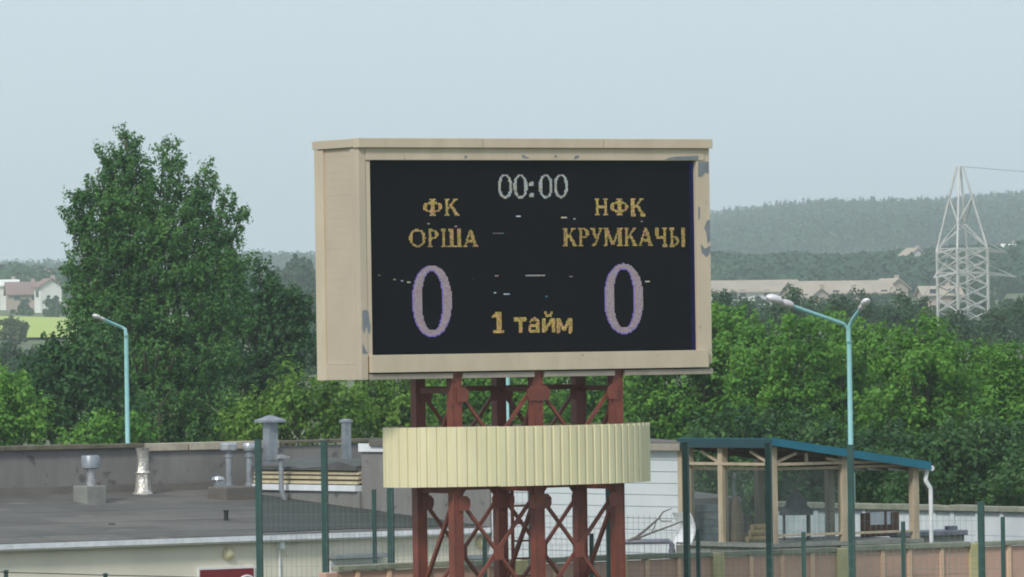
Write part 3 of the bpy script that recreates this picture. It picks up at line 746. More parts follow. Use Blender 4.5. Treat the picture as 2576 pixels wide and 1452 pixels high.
# ---- things on the cream wall
def wall_disc(x, y, lab):
    a, z = LW.front(x, y, .25); c = LW.pt(a, .25, z); n = -LW.w
    v = thing('wall_lamp', c, lab, 'wall lamp', 'round wall lamps')
    MB().tube([c - n * .01, c + n * .05], [.115, .115], 20).build('ring', 'cream_disc', v)
    MB().tube([c + n * .045, c + n * .075, c + n * .10], [.095, .085, .04], 20).build('glass', 'cream_disc', v)
wall_disc(573, 1393, 'round cream bulkhead lamp above the red sign'); wall_disc(1210, 1365, 'round cream bulkhead lamp seen through the red tower')
a0, z1 = LW.front(499, 1430, .2); a1, _ = LW.front(641, 1428, .2)
sg = thing('red_sign', LW.pt((a0 + a1) / 2, .24, z1 - 1.0), 'dark red sign board with pale rim on the cream wall', 'sign')
MB().box(LW, a0, a1, .20, .245, z1 - 1.0, z1).build('rim', 'white_trim', sg)
MB().box(LW, a0 + .03, a1 - .03, .192, .202, z1 - .97, z1 - .03).build('panel', 'red_sign', sg)
ac, zc = LW.front(621, 1460, .19)
MB().tube([LW.pt(ac + .16 * math.cos(t), .189, zc - .04 + .12 * math.sin(t)) for t in np.linspace(0, 2 * math.pi, 25)], .02, 6, cap=False).build('emblem', 'white_trim', sg)
a0, z0 = LW.front(707, 1368, .2)
v = thing('wall_conduit', LW.pt(a0, .24, 0), 'small white box on a thin wall conduit', 'conduit')
MB().box(LW, a0 - .05, a0 + .05, .14, .251, z0 - .09, z0 + .08).build('box', 'white_trim', v, bevel=.01)
MB().tube([LW.pt(a0 - .02, .22, 0), LW.pt(a0 - .02, .22, z0)], .018, 8).build('conduit', 'white_trim', v)
a0, z0 = LW.front(836, 1403, .1); a1, _ = LW.front(972, 1397, .1)
v = thing('shutter_window', LW.pt((a0 + a1) / 2, .2, 0), 'pale roller shutter under a grey ledge on the cream wall', 'shutter')
MB().box(LW, a0, a1, .0, .252, z0 - .03, z0 + .05).build('ledge', 'galv', v, bevel=.01)
for i in range(12):
    MB().box(LW, a0 + .04, a1 - .04, .205, .252, z0 - .04 - (i + 1) * .085, z0 - .04 - i * .085 - .006).build('slat', 'siding', v)
a0, z0 = LW.front(1225, 1398, .1)
v = thing('wall_panel', LW.pt(a0, .2, 0), 'dark grey panel on the cream wall behind the red tower', 'panel')
MB().box(LW, a0 - .55, a0 + .5, .17, .252, .9, z0).build('board', 'pipe_grey', v, bevel=.01)
MB().box(LW, a0 - .58, a0 + .53, .15, .168, z0 - .05, z0 + .02).build('top_rail', 'galv', v)

# ------------------------------------------------------------------ open pavilion
PV = Frame(P(1945, 1360, 111), 35)
pz = PV.front(1945, 1360)[1]
pA = PV.front(2300, 1300)[0]; pM = PV.front(2122, 1300)[0]; pB = PV.side(1726, 1300)[0]; pN = PV.side(1820, 1300)[0]
zhi = PV.front(1945, 1118)[1]; zlo = PV.front(2312, 1172)[1]
pv = thing('open_pavilion', PV.pt(pA / 2, pB / 2, 0), 'open timber pavilion with sloping teal roof on a grey block base', 'pavilion')
def pbox(name, mt, a0, a1, b0, b1, z0, z1, bev=.004): return MB().box(PV, a0, a1, b0, b1, z0, z1).build(name, mt, pv, bevel=bev)
def rz(a): return zhi + (zlo - zhi) * a / pA
# base of blocks
bh = .19
for side in (0, 1):
    L_ = pA if side == 0 else pB
    nb_ = max(1, round(L_ / .42))
    for r in range(4):
        zz = pz - .12 - (r + 1) * bh
        for k in range(nb_):
            l0, l1 = L_ * k / nb_ + .006, L_ * (k + 1) / nb_ - .006
            j = random.uniform(-.006, .006)
            if side == 0: MB().box(PV, l0, l1, -.08 + j, .12, zz + .004, zz + bh - .004).build('block', 'block', pv)
            else: MB().box(PV, -.08 + j, .12, max(l0, .125), l1, zz + .004, zz + bh - .004).build('block', 'block', pv)
pbox('base', 'block', -.06, pA, -.06, pB, 0, pz - .125)
pbox('floor', 'concrete', -.14, pA + .1, -.14, pB, pz - .12, pz - .05)
for a, b in ((0, 0), (pM, 0), (pA, 0), (0, pN), (0, pB - .1), (pA, pB - .1), (pM, pB - .1)):
    pbox('post', 'timber', a - .065 + (.0 if a == 0 else 0), a + .065, b - .065, b + .065, pz - .06, rz(a) + .02)
z1r = PV.front(2040, 1166)[1]; z2r = PV.front(2040, 1178)[1]
for zz, off in ((z1r, -.07), (z2r - .0, .03)):
    pbox('rail', 'timber', .07, pA - .07, off, off + .04, zz - .025, zz + .025)
    pbox('rail', 'timber', off, off + .04, .07, pB, zz - .02, zz + .03)
pbox('sill_rail', 'timber', .07, pA - .07, -.04, .04, PV.front(2040, 1345)[1] - .02, PV.front(2040, 1345)[1] + .02)
for a0_, z0_, a1_, z1_ in ((.08, z1r + .04, .50, rz(.5) - .09), (.72, z1r, .72, rz(.72) - .06), (1.15, rz(1.15) - .1, pM - .06, z1r + .03), (pM + .1, z1r + .03, pM + .42, rz(pM + .42) - .08)):
    MB().bar(PV.pt(a0_, -.02, z0_), PV.pt(a1_, -.02, z1_), .045).build('strut', 'timber', pv)
for b_ in (pN + .1, .1):
    MB().bar(PV.pt(.0, b_, z1r + .03), PV.pt(.0, b_ + .5, rz(0) - .12), .045).build('strut', 'timber', pv)
# roof: rafters, dark boards, teal sheet with raised edge
ov = .16
nb_ = 9
for k in range(nb_):
    b0_, b1_ = -ov + (pB + ov) * k / nb_, -ov + (pB + ov) * (k + 1) / nb_ - .006
    MB().quad8([PV.pt(a, b, rz(a) + dz) for dz in (.02, .045) for a, b in ((-.1, b0_), (pA + ov, b0_), (pA + ov, b1_), (-.1, b1_))]).build('roof_board', 'timber_dark', pv)
for k in range(5):
    b_ = .05 + (pB - .2) * k / 4
    MB().quad8([PV.pt(a, b, rz(a) + dz) for dz in (-.09, .018) for a, b in ((.07, b_), (pA - .07, b_), (pA - .07, b_ + .05), (.07, b_ + .05))]).build('rafter', 'timber_dark', pv)
MB().quad8([PV.pt(a, b, rz(a) + dz) for dz in (.047, .085) for a, b in ((-.14, -ov - .02), (pA + ov + .06, -ov - .02), (pA + ov + .06, pB), (-.14, pB))]).build('roof_sheet', 'teal_roof', pv)
MB().quad8([PV.pt(a, b, rz(a) + dz) for dz in (-.035, .10) for a, b in ((-.145, -ov - .045), (pA + ov + .07, -ov - .045), (pA + ov + .07, -ov - .022), (-.145, -ov - .022))]).build('barge_board', 'teal_roof', pv)
pbox('eave_board', 'teal_shaded', -.175, -.147, -ov - .04, pB, rz(0) - .06, rz(0) + .095)
def film_mat():
    m = bpy.data.materials.new('film_glass'); m.use_nodes = True; MATS['film_glass'] = m
    t = m.node_tree; p = t.nodes['Principled BSDF']; L = t.links.new
    g_ = t.nodes.new('ShaderNodeNewGeometry'); n_ = t.nodes.new('ShaderNodeTexNoise'); n_.inputs['Scale'].default_value = 1.6; n_.inputs['Detail'].default_value = 4
    L(g_.outputs['Position'], n_.inputs['Vector'])
    mr = t.nodes.new('ShaderNodeMapRange'); mr.inputs['From Min'].default_value = .3; mr.inputs['From Max'].default_value = .7; mr.inputs['To Min'].default_value = .05; mr.inputs['To Max'].default_value = .15
    L(n_.outputs['Fac'], mr.inputs['Value'])
    p.inputs['Base Color'].default_value = (.22, .24, .25, 1); p.inputs['Roughness'].default_value = .25
    tr = t.nodes.new('ShaderNodeBsdfTransparent'); tr.inputs['Color'].default_value = (.82, .86, .86, 1)
    mx = t.nodes.new('ShaderNodeMixShader'); L(mr.outputs[0], mx.inputs[0]); L(tr.outputs[0], mx.inputs[1]); L(p.outputs[0], mx.inputs[2])
    L(mx.outputs[0], t.nodes['Material Output'].inputs['Surface'])
film_mat()
zs_ = PV.front(2040, 1345)[1] + .021
pbox('glass_pane', 'film_glass', .07, pM - .07, -.005, .004, zs_, z2r - .026, 0)
pbox('glass_pane', 'film_glass', -.005, .004, .07, pN - .07, pz - .04, z2r - .026, 0)
pbox('glass_pane', 'film_glass', -.005, .004, pN + .07, pB - .17, pz - .04, z2r - .026, 0)
# gutter and white downpipe
gp = PV.pt(pA + ov + .1, -.1, rz(pA) - .03)
MB().tube([PV.pt(pA + ov + .1, -ov - .03, rz(pA + ov) - .02), PV.pt(pA + ov + .1, pB, rz(pA + ov) - .02)], .05, 10).build('gutter', 'white_trim', pv)
x_, = (pA + ov,)
MB().tube([PV.pt(x_ + .06, -.1, rz(pA) - .05), PV.pt(x_ + .02, -.1, rz(pA) - .24), PV.pt(x_ + .03, -.1, rz(pA) - .27), PV.pt(x_ + .12, -.1, rz(pA) - .38), PV.pt(x_ + .13, -.1, rz(pA) - .42), PV.pt(x_ + .13, -.1, pz - .22)], .038, 12).build('downpipe', 'white_trim', pv)

# ---- what stands inside the pavilion (floor top pz-.05)
zf = pz - .05
q = PV.pt(.9, 1.35, zf)
sheets = thing('metal_sheet_stack', PV.pt(.35, pB - .5, zf), 'leaning grey ribbed metal sheets inside the pavilion', 'metal sheets')
b_a, _ = PV.side(1742, 1300, .35); b_b, _ = PV.side(1812, 1300, .35)
for i in range(5):
    z0_ = zf + i * .125
    MB().quad8([PV.pt(.35 + .02 * i + d, b, z) for z, d in ((z0_, 0), (z0_ + .12, .035)) for d, b in ((d, b_b), (d + .03, b_b), (d + .03, b_a), (d, b_a))]).build('sheet', 'tarp' if i % 2 else 'galv', sheets)
a_, _ = PV.front(1852, 1300, 1.1)
q = PV.pt(.28, PV.side(1850, 1320, .28)[0], zf)
st = thing('clay_stove', q, 'brown tapering clay stove with thin grey flue in the pavilion', 'stove')
MB().lathe(q - Vector((0, 0, .01)), [(.19, 0), (.18, .12), (.15, .2), (.145, .5), (.11, .6), (.10, .66), (.05, .78)], 12, .09, rr).build('body', 'clay', st)
MB().tube([q + Vector((0, 0, .74)), q + Vector((-.02, 0, 1.0)), q + Vector((0.01, 0, 1.18))], [.04, .035, .03], 10).build('flue', 'galv', st)
base = PV.pt(.18, PV.side(1862, 1340, .18)[0] - .1, zf)
for i, (dx, dz, le, rt) in enumerate(((0, .055, .3, 10), (.12, .055, .28, -12), (.23, .05, .3, 5), (.06, .155, .3, -6), (.17, .155, .26, 14), (.11, .25, .28, 0))):
    d = Vector((math.cos(math.radians(-55 + rt + 90)), math.sin(math.radians(-55 + rt + 90)), 0)); c = base + PV.u * dx * .9 + PV.w * (-.1) + Vector((0, 0, dz))
    lg = MB().tube([c, c + d * le], .056, 9).build('firewood_log', 'wood_end')
    tag(lg, ('split pale firewood log on the small pile by the clay stove',)[0], 'log', 'firewood logs by the stove')
# grey peaked canopy model on thin legs
qa, _ = PV.front(2003, 1300, 1.0); q = PV.pt(qa, 1.0, zf)
hut = thing('grey_canopy', q, 'small grey peaked canopy on thin legs inside the pavilion', 'canopy')
sc_ = .0068
prof = [(-45, 0), (-38, 22), (-22, 34), (-8, 62), (4, 70), (18, 62), (26, 44), (40, 30), (48, 6)]
zc_ = zf + .44
n_ = 12; mb = MB(); prng = random.Random(8)
mb.lathe((q.x, q.y, zc_), [(.30, 0), (.28, .10), (.20, .16), (.17, .24), (.09, .38), (.03, .45)], 14, .12, prng); mb.build('cover', 'tarp', hut)
for dx, dy in ((-.22, -.12), (.22, -.12), (-.2, .15), (.2, .15)):
    MB().tube([q + Vector((dx, dy, -.01)), q + Vector((dx, dy, .5))], .022, 6).build('leg', 'branch', hut)
a0_, z0_ = PV.front(2168, 1330, 1.3); a1_, z1_ = PV.front(2262, 1288, 1.3)
bd = thing('window_board', PV.pt((a0_ + a1_) / 2, 1.3, zf), 'brown board with a pale two-pane window standing in the pavilion', 'window board')
w0, zw0 = PV.front(2190, 1321, 1.3); w1, zw1 = PV.front(2242, 1286, 1.3); wm = w0 + (w1 - w0) * .74
for nm, aa, bb_, zz0, zz1 in (('board', a0_, w0, zf, z1_), ('board', w1, a1_, zf, z1_), ('board', w0, w1, zf, zw0), ('board', w0, w1, zw1, z1_ + .03), ('mullion', wm - .02, wm + .02, zw0, zw1)):
    MB().box(PV, aa + .0005, bb_ - .0005, 1.3, 1.34, zz0, zz1).build(nm, 'brown_board', bd)
MB().box(PV, w0, wm - .02, 1.315, 1.33, zw0, zw1).build('pane', 'white_trim', bd); MB().box(PV, wm + .02, w1, 1.315, 1.33, zw0, zw1).build('pane', 'white_trim', bd)
# low bin store right of the pavilion
a0_, z0_ = PV.front(2322, 1340, .5); a1_, _ = PV.front(2412, 1340, .5)
bs = thing('low_block_store', PV.pt((a0_ + a1_) / 2, .8, 0), 'low grey block store with dark slab lid beside the downpipe', 'store')
MB().box(PV, pA + .16, a1_ - .04, .3, .9, 0, z0_ - .06).build('wall', 'block', bs)
MB().box(PV, pA + .13, a1_, .24, .96, z0_ - .058, z0_ + .03).build('lid', 'pipe_grey', bs, bevel=.01)
MB().box(PV, a1_ - .24, a1_ - .06, .45, .6, z0_ + .025, z0_ + .10).build('handle_block', 'pipe_grey', bs, bevel=.01)

# grey pipe with elbow and a bare branch in front of the white siding
f_ = Frame(P(1690, 1364, 110.5), 0)
a0_, zz = f_.front(1540, 1364); a1_, _ = f_.front(1690, 1364)
gpipe = thing('grey_pipe_frame', f_.pt((a0_ + a1_) / 2, 0, 0), 'thick grey pipe with bent-down end before the white siding', 'pipe')
MB().tube([f_.pt(a0_, 0, 0), f_.pt(a0_, 0, zz - .06), f_.pt(a0_ + .06, 0, zz), f_.pt(a1_ - .05, 0, zz), f_.pt(a1_, 0, zz - .05), f_.pt(a1_, 0, 0)], .046, 12).build('tube', 'pipe_grey', gpipe)
MB().tube([f_.pt(a1_, 0, zz - .14), f_.pt(a1_, 0, zz - .2)], .06, 12).build('collar', 'pipe_grey', gpipe)
def fp(x, y): a, z = f_.front(x, y); return f_.pt(a, -.02, z)
br = MB()
br.tube([fp(1592, 1358), fp(1622, 1335), fp(1657, 1304), fp(1668, 1288), fp(1690, 1279)], [.028, .024, .018, .014, .008], 6)
br.tube([fp(1597, 1357), fp(1640, 1340), fp(1690, 1322), fp(1722, 1309)], [.024, .019, .016, .01], 6)
br.tube([fp(1657, 1304), fp(1664, 1311), fp(1690, 1311)], [.012, .012, .008], 6)
br.tube([fp(1640, 1338), fp(1648, 1322), fp(1652, 1308)], [.01, .01, .006], 6)
br.tube([fp(1580, 1361), fp(1600, 1353), fp(1612, 1358)], [.03, .035, .02], 6)
tag(br.build('bare_branch', 'branch'), 'bare forked grey branch resting on the thick grey pipe', 'branch')
# white curved sheet leaning at the corner of the wing
q = P(1738, 1330, 110.2)
wf = Frame(q, 35); z_a = q.z - .25; mb = MB(); pts = []
zz0 = inter(1738, 1372, q, Vector((0, 1, 0))).z; zz1 = inter(1738, 1290, q, Vector((0, 1, 0))).z
for i in range(9):
    t = i / 8; pts.append((.0 + .10 * math.sin(math.pi * t), zz0 + (zz1 - zz0) * t))
poly = [wf.pt(a, 0, z) for a, z in pts] + [wf.pt(a - .025, 0, z) for a, z in reversed(pts)]
ws = thing('white_curved_sheet', Vector((q.x, q.y, 0)), 'white curved panel on a grey stand by the dark green post', 'panel')
MB().prism(poly, wf.w * .5).build('sheet', 'white_trim', ws)
MB().box(wf, -.02, .06, .1, .4, 0, zz0 + .05).build('stand', 'block', ws)

# ------------------------------------------------------------------ pink concrete panel fence
KF = Frame(P(1590, 1412, 106), 35)
kz = 2.19
pf = thing('pink_concrete_fence', KF.pt(2, 0, 0), 'pink concrete panel fence with yellowish posts and grey coping', 'fence')
posts = [KF.front(x, 1420)[0] for x in (826, 1060, 1305, 1555, 1800, 2112, 2448, 2780)]
ribs_px = [895, 975, 1140, 1220, 1390, 1470, 1623, 1703, 1885, 1963, 2039, 2216, 2284, 2365, 2534, 2620, 2700]
ribs = [KF.front(x, 1420)[0] for x in ribs_px]
for a in posts: MB().box(KF, a - .115, a + .115, -.10, .10, 0, kz + (.05 if a > posts[0] else -.03)).build('post', 'yellow_post' if a > posts[0] else 'pink', pf, bevel=.012)
for a in ribs: MB().box(KF, a - .042, a + .042, -.065, .05, 0, kz - .012).build('rib', 'pink_rib', pf, bevel=.006)
ed = sorted([(a, .115) for a in posts] + [(a, .042) for a in ribs])
for (a, w0_), (b, w1_) in zip(ed, ed[1:]):
    a_, b_ = a + w0_, b - w1_
    if b_ - a_ < .05: continue
    for r in range(5):
        z0_ = r * (kz - .02) / 5; z1_ = (r + 1) * (kz - .02) / 5
        MB().box(KF, a_ - .02, b_ + .02, -.035 + random.uniform(-.004, .004), .035, z0_ + .003, z1_ - .003).build('panel', 'pink', pf)
for a, b in zip(posts, posts[1:]):
    n_ = 2
    for k in range(n_):
        c0 = a + .117 + (b - a - .234) * k / n_; c1 = a + .117 + (b - a - .234) * (k + 1) / n_
        MB().box(KF, c0 + .004, c1 - .004, -.095, .12, kz - .01, kz + .075 + random.uniform(-.008, .008)).build('coping', 'grey_coping', pf, bevel=.012)

# white panel wall at the back right
WF = Frame(P(2640, 1300, 116), 35)
wz = WF.side(2500, 1281)[1]
ww = thing('white_panel_wall', WF.pt(0, 3, 0), 'white concrete panel wall below the right-hand trees', 'wall')
bx = [WF.side(x, 1300)[0] for x in (2660, 2590, 2526, 2465, 2402, 2356, 2300, 2240, 2180, 2120, 2060, 2000, 1940)]
for i, b in enumerate(bx): MB().box(WF, -.07, .08, b - .05, b + .05, 0, wz - .02).build('post', 'white_wall', ww, bevel=.008)
for b, b2 in zip(bx, bx[1:]):
    for r in range(6):
        h_ = (wz - .05) / 6
        MB().box(WF, -.03 + random.uniform(-.005, .005), .04, b + .051, b2 - .051, r * h_ + .003, (r + 1) * h_ - .003).build('panel', 'white_wall', ww)
    MB().box(WF, -.13, .14, b + .0, b2 - .005, wz - .045, wz + .06 + random.uniform(-.01, .01)).build('coping', 'grey_coping', ww, bevel=.012)

# ------------------------------------------------------------------ green mesh fences
GA = P(652, 1300, 106.6); GB = P(2142, 1300, 103.6)
gf = Frame(GA, math.degrees(math.atan2(GB.y - GA.y, GB.x - GA.x)))
gz = gf.front(1400, 1112)[1]; gm = gf.front(943, 1234)[1]
gfence = thing('tall_mesh_fence', gf.pt(5, 0, 0), 'tall dark green mesh fence with square posts behind the red tower', 'fence')
px = [(652, 1108), (818, 1111), (983, 1112), (1150, 1112), (1338, 1113), (1533, 1114), (1727, 1115), (1935, 1116), (2142, 1121), (2468, 1264)]
pa = [gf.front(x, 1300)[0] for x, _ in px]
for (x, y), a in zip(px, pa):
    zt = gf.front(x, y)[1]
    MB().box(gf, a - .047, a + .047, -.047, .047, 0, zt).build('post', 'green_paint', gfence, bevel=.006)
    MB().box(gf, a - .052, a + .052, -.052, .052, zt + .0005, zt + .015).build('post_cap', 'green_paint', gfence)
def mesh_panel(fr, a0, a1, z0, z1, b, par, dv=.09, dh=.17, t=.0034):
    m_ = MB(); n = max(1, round((a1 - a0) / dv))
    for i in range(n + 1):
        a = a0 + (a1 - a0) * i / n; m_.box(fr, a - t / 2, a + t / 2, b - t / 2, b + t / 2, z0, z1)
    z = z0
    while z <= z1 + .001:
        m_.box(fr, a0, a1, b - t * 1.6, b - t / 2, z - t / 2, z + t / 2); z += dh
    o = m_.build('wire_mesh', 'wire', par); o['kind'] = 'stuff'
for k, (a, b) in enumerate(zip(pa, pa[1:])): mesh_panel(gf, a + .047, b - .047, .1, gm if k < 4 else gm - .42, -.06, gfence)
# lower fence between the tower and the pink fence
lf = Frame(P(943, 1400, 104.4), gf.deg * 180 / math.pi + 2.0)
lfence = thing('low_mesh_fence', lf.pt(4, 0, 0), 'lower green wire fence of slim dark posts before the pink fence', 'fence')
lp = [(943, 1231), (1220, 1350), (1489, 1342), (1757, 1330), (2022, 1338), (2273, 1312), (2524, 1300)]
la_ = [lf.front(x, 1400)[0] for x, _ in lp]
for (x, y), a in zip(lp, la_):
    zt = lf.front(x, y)[1]
    MB().box(lf, a - .03, a + .03, -.03, .03, 0, zt).build('post', 'green_paint', lfence, bevel=.005)
for a, b in zip(la_, la_[1:]): mesh_panel(lf, a + .03, b - .03, .1, lf.front(1757, 1365)[1], -.04, lfence, dv=.12, dh=.2)
# two posts with a sagging cable by the cream wall
cfr = Frame(P(15, 1450, 105), 4)
for x, y, lab in ((15, 1438, 'slim dark cable post at the far end of the cream wall'), (265, 1446, 'slim dark cable post nearer the red sign')):
    a, z = cfr.front(x, y); q = cfr.pt(a, 0, 0)
    tag(MB().box(cfr, a - .035, a + .035, -.035, .035, 0, z).lathe((q.x, q.y, z - .001), [(.05, 0), (.05, .012), (.02, .03)], 8).build('cable_post', 'green_paint', bevel=.004), lab, 'post', 'cable posts')
cp = [cfr.pt(*((lambda t: (t[0], -.05, t[1]))(cfr.front(x, y)))) for x, y in ((-60, 1434), (15, 1440), (140, 1443), (265, 1447), (420, 1450), (560, 1455))]
tag(MB().tube(cp, .008, 6).build('slack_cable', 'black_rubber'), 'thin slack cable strung before the cream wall', 'cable')

# ------------------------------------------------------------------ street lamps
def lamp(q, htop, arms, lab):
    v = thing('street_lamp', q, lab, 'street lamp', 'turquoise street lamps')
    MB().lathe(q - Vector((0, 0, .02)), [(.075, 0), (.072, (htop - q.z) * .55), (.05, (htop - q.z) * .55 + .04), (.045, htop - q.z + .02)], 14).build('pole', 'lamp_cyan', v)
    for pts, hl in arms:
        MB().tube(pts, [.045] + [.038] * (len(pts) - 1), 10).build('arm', 'lamp_cyan', v)
        e = Vector(pts[-1]); d = (e - Vector(pts[-2])).normalized()
        up = Vector((0, 0, 1)); sidev = d.cross(up).normalized(); upv = sidev.cross(d).normalized()
        def ell(c, l, w_, h_, nm, mt):
            m_ = MB(); base = len(m_.v); n = 14; st = 8
            for i in range(st + 1):
                t = -1 + 2 * i / st; r = max(.12, math.sqrt(max(0, 1 - abs(t) ** 2.6)))
                for k in range(n):
                    a = 2 * math.pi * k / n
                    m_.v.append(c + d * (t * l / 2) + sidev * (math.cos(a) * w_ / 2 * r) + upv * (math.sin(a) * h_ / 2 * r * (1 if math.sin(a) > 0 else .75)))
            for i in range(st):
                for k in range(n):
                    m_.f.append((i * n + k, i * n + (k + 1) % n, (i + 1) * n + (k + 1) % n, (i + 1) * n + k)); m_.sm.append(True)
            m_.f.append(tuple(range(n))); m_.f.append(tuple(st * n + k for k in range(n))); m_.sm += [False, False]
            m_.build(nm, mt, v)
        ell(e + d * hl * .22, hl * .46, hl * .26, hl * .24, 'lamp_housing', 'lamp_head')
        ell(e + d * hl * .68, hl * .56, hl * .34, hl * .27, 'lamp_bowl', 'lamp_bowl')
q = P(321, 1105, 140); q = Vector((q.x, q.y, 0)); D = (q - CAM).dot(cf)
lamp(q, P(317, 838, D).z, [([P(317, 845, D), P(315, 828, D), P(306, 824, D), P(264, 806, D - .4)], .40)], 'turquoise single-arm street lamp before the tall tree')
q = P(2140, 1115, 125); q = Vector((q.x, q.y, 0)); D = (q - CAM).dot(cf)
lamp(q, P(2135, 850, D).z, [([P(2135, 860, D), P(2133, 828, D), P(2122, 815, D - .05), P(1996, 771, D - .8)], .72), ([P(2135, 860, D), P(2136, 822, D), P(2144, 805, D - .1), P(2163, 780, D - .5)], .5)], 'turquoise double-arm street lamp above the pavilion')
q = P(1278, 1050, 133); q = Vector((q.x, q.y, 0)); D = (q - CAM).dot(cf)
lamp(q, P(1276, 840, D).z, [([P(1276, 845, D), P(1274, 828, D), P(1264, 822, D), P(1222, 804, D - .4)], .42)], 'turquoise street lamp glimpsed between the red tower posts')

# ------------------------------------------------------------------ electricity pylon
q = P(2424, 850, 480); gx_, gy_ = q.x, q.y; gz_ = terr(gx_, gy_)
YF = Frame(q, 30); py = thing('electricity_pylon', Vector((gx_, gy_, gz_)), 'pale steel lattice electricity pylon on the wooded slope', 'pylon')
def yz(y): return inter(2424, y, q, Vector((0, 1, 0))).z
hs = 1.33
lv = [gz_ - .1, yz(872), yz(810), yz(748), yz(686), yz(625)]; lb_ = [yz(880), yz(848), yz(816), yz(784), yz(752), yz(719), yz(686), yz(655), yz(625)]
apex = yz(419)
cor = [(-hs, -hs), (hs, -hs), (hs, hs), (-hs, hs)]
for (a, b) in cor:
    MB().bar(YF.pt(a, b, lv[0]), YF.pt(a, b, lv[5]), .16).build('leg', 'pylon', py)
    MB().bar(YF.pt(a, b, lv[5]), YF.pt(a * .12 - .1, b * .12, apex), .13).build('peak_leg', 'pylon', py)
def br_(p, q2, t=.088, nm='brace'): MB().bar(p, q2, t).build(nm, 'pylon', py)
for i in range(4):
    (a, b), (c, d) = cor[i], cor[(i + 1) % 4]
    for z in (lv[1], lv[4], lv[5]): br_(YF.pt(a, b, z), YF.pt(c, d, z), .085, 'girt')
    for k in range(8):
        br_(YF.pt(a, b, lb_[k]), YF.pt(c, d, lb_[k + 1]))
        if k in (1, 3, 5, 6, 7) or i == 0: br_(YF.pt(c, d, lb_[k]), YF.pt(a, b, lb_[k + 1]))
    for k, (f0, f1) in enumerate(((0, .3), (.3, .62))):
        def pk(a, b, t): return YF.pt(a * (1 - .88 * t) - .1 * t, b * (1 - .88 * t), lv[5] + (apex - lv[5]) * t)
        br_(pk(a, b, f0), pk(c, d, f1)) if (i + k) % 2 else br_(pk(c, d, f0), pk(a, b, f1))
for z, ln in ((lv[4], 3.4), (lv[5], 2.6)):
    for sd in (1, -1):
        tip = YF.pt(sd * (hs + ln * (1 if sd > 0 else .35)), 0, z - .35)
        for b in (-hs, hs):
            br_(YF.pt(sd * hs, b, z), tip, .11, 'cross_arm'); 
        br_(YF.pt(sd * hs, 0, z + .9), tip, .06, 'cross_arm')
br_(YF.pt(hs, -hs, lv[2] + .4), YF.pt(hs + 5.2, -hs, lv[1] - .9), .13, 'stay'); br_(YF.pt(hs, -hs, lv[1] + .4), YF.pt(hs + 5.4, -hs, lv[1] - .9), .1, 'stay')
br_(YF.pt(hs + 5.2, -hs, lv[1] - .9), YF.pt(hs + 5.2, -hs, gz_), .12, 'stay')
def wire(p, q2, sag, lab):
    pts = [p + (q2 - p) * t + Vector((0, 0, -sag * 4 * t * (1 - t))) for t in np.linspace(0, 1, 13)]
    tag(MB().tube(pts, .016, 5).build('power_line', 'cable'), lab, 'cable', 'power lines from the pylon')
top = YF.pt(-.1, 0, apex)
wire(top, YF.pt(60, 0, apex - 1), .8, 'thin power line running from the pylon peak')
wire(YF.pt(hs + 3.4, 0, lv[4] - .35), YF.pt(60, 0, lv[4] - 1), 1.2, 'thin power line running from the lower pylon arm')
wire(YF.pt(-hs - 3.4 * .35, 0, lv[4] - .35), P(2140, 806, 330), 1.5, 'thin power line slanting down from pylon to trees')

# ------------------------------------------------------------------ trees
def leaf_mesh(name, C, N, size, tone, mt, rng):
    n = len(C)
    t = rng.normal(size=(n, 3)); t -= N * (t * N).sum(1)[:, None]; t /= np.linalg.norm(t, axis=1)[:, None] + 1e-9
    b = np.cross(N, t); s = size[:, None]
    V = np.empty((n, 4, 3)); V[:, 0] = C - t * s * .62; V[:, 1] = C + b * s * .36 + N * s * .1; V[:, 2] = C + t * s * .62; V[:, 3] = C - b * s * .36 + N * s * .1
    me = bpy.data.meshes.new(name); me.vertices.add(4 * n); me.vertices.foreach_set('co', V.astype(np.float32).ravel())
    me.loops.add(4 * n); me.loops.foreach_set('vertex_index', np.arange(4 * n, dtype=np.int32))
    me.polygons.add(n); me.polygons.foreach_set('loop_start', np.arange(0, 4 * n, 4, dtype=np.int32)); me.polygons.foreach_set('loop_total', np.full(n, 4, dtype=np.int32))
    me.update()
    at = me.attributes.new('tone', 'FLOAT', 'FACE'); at.data.foreach_set('value', np.clip(tone, 0, 1).astype(np.float32))
    me.materials.append(MATS[mt]); return me
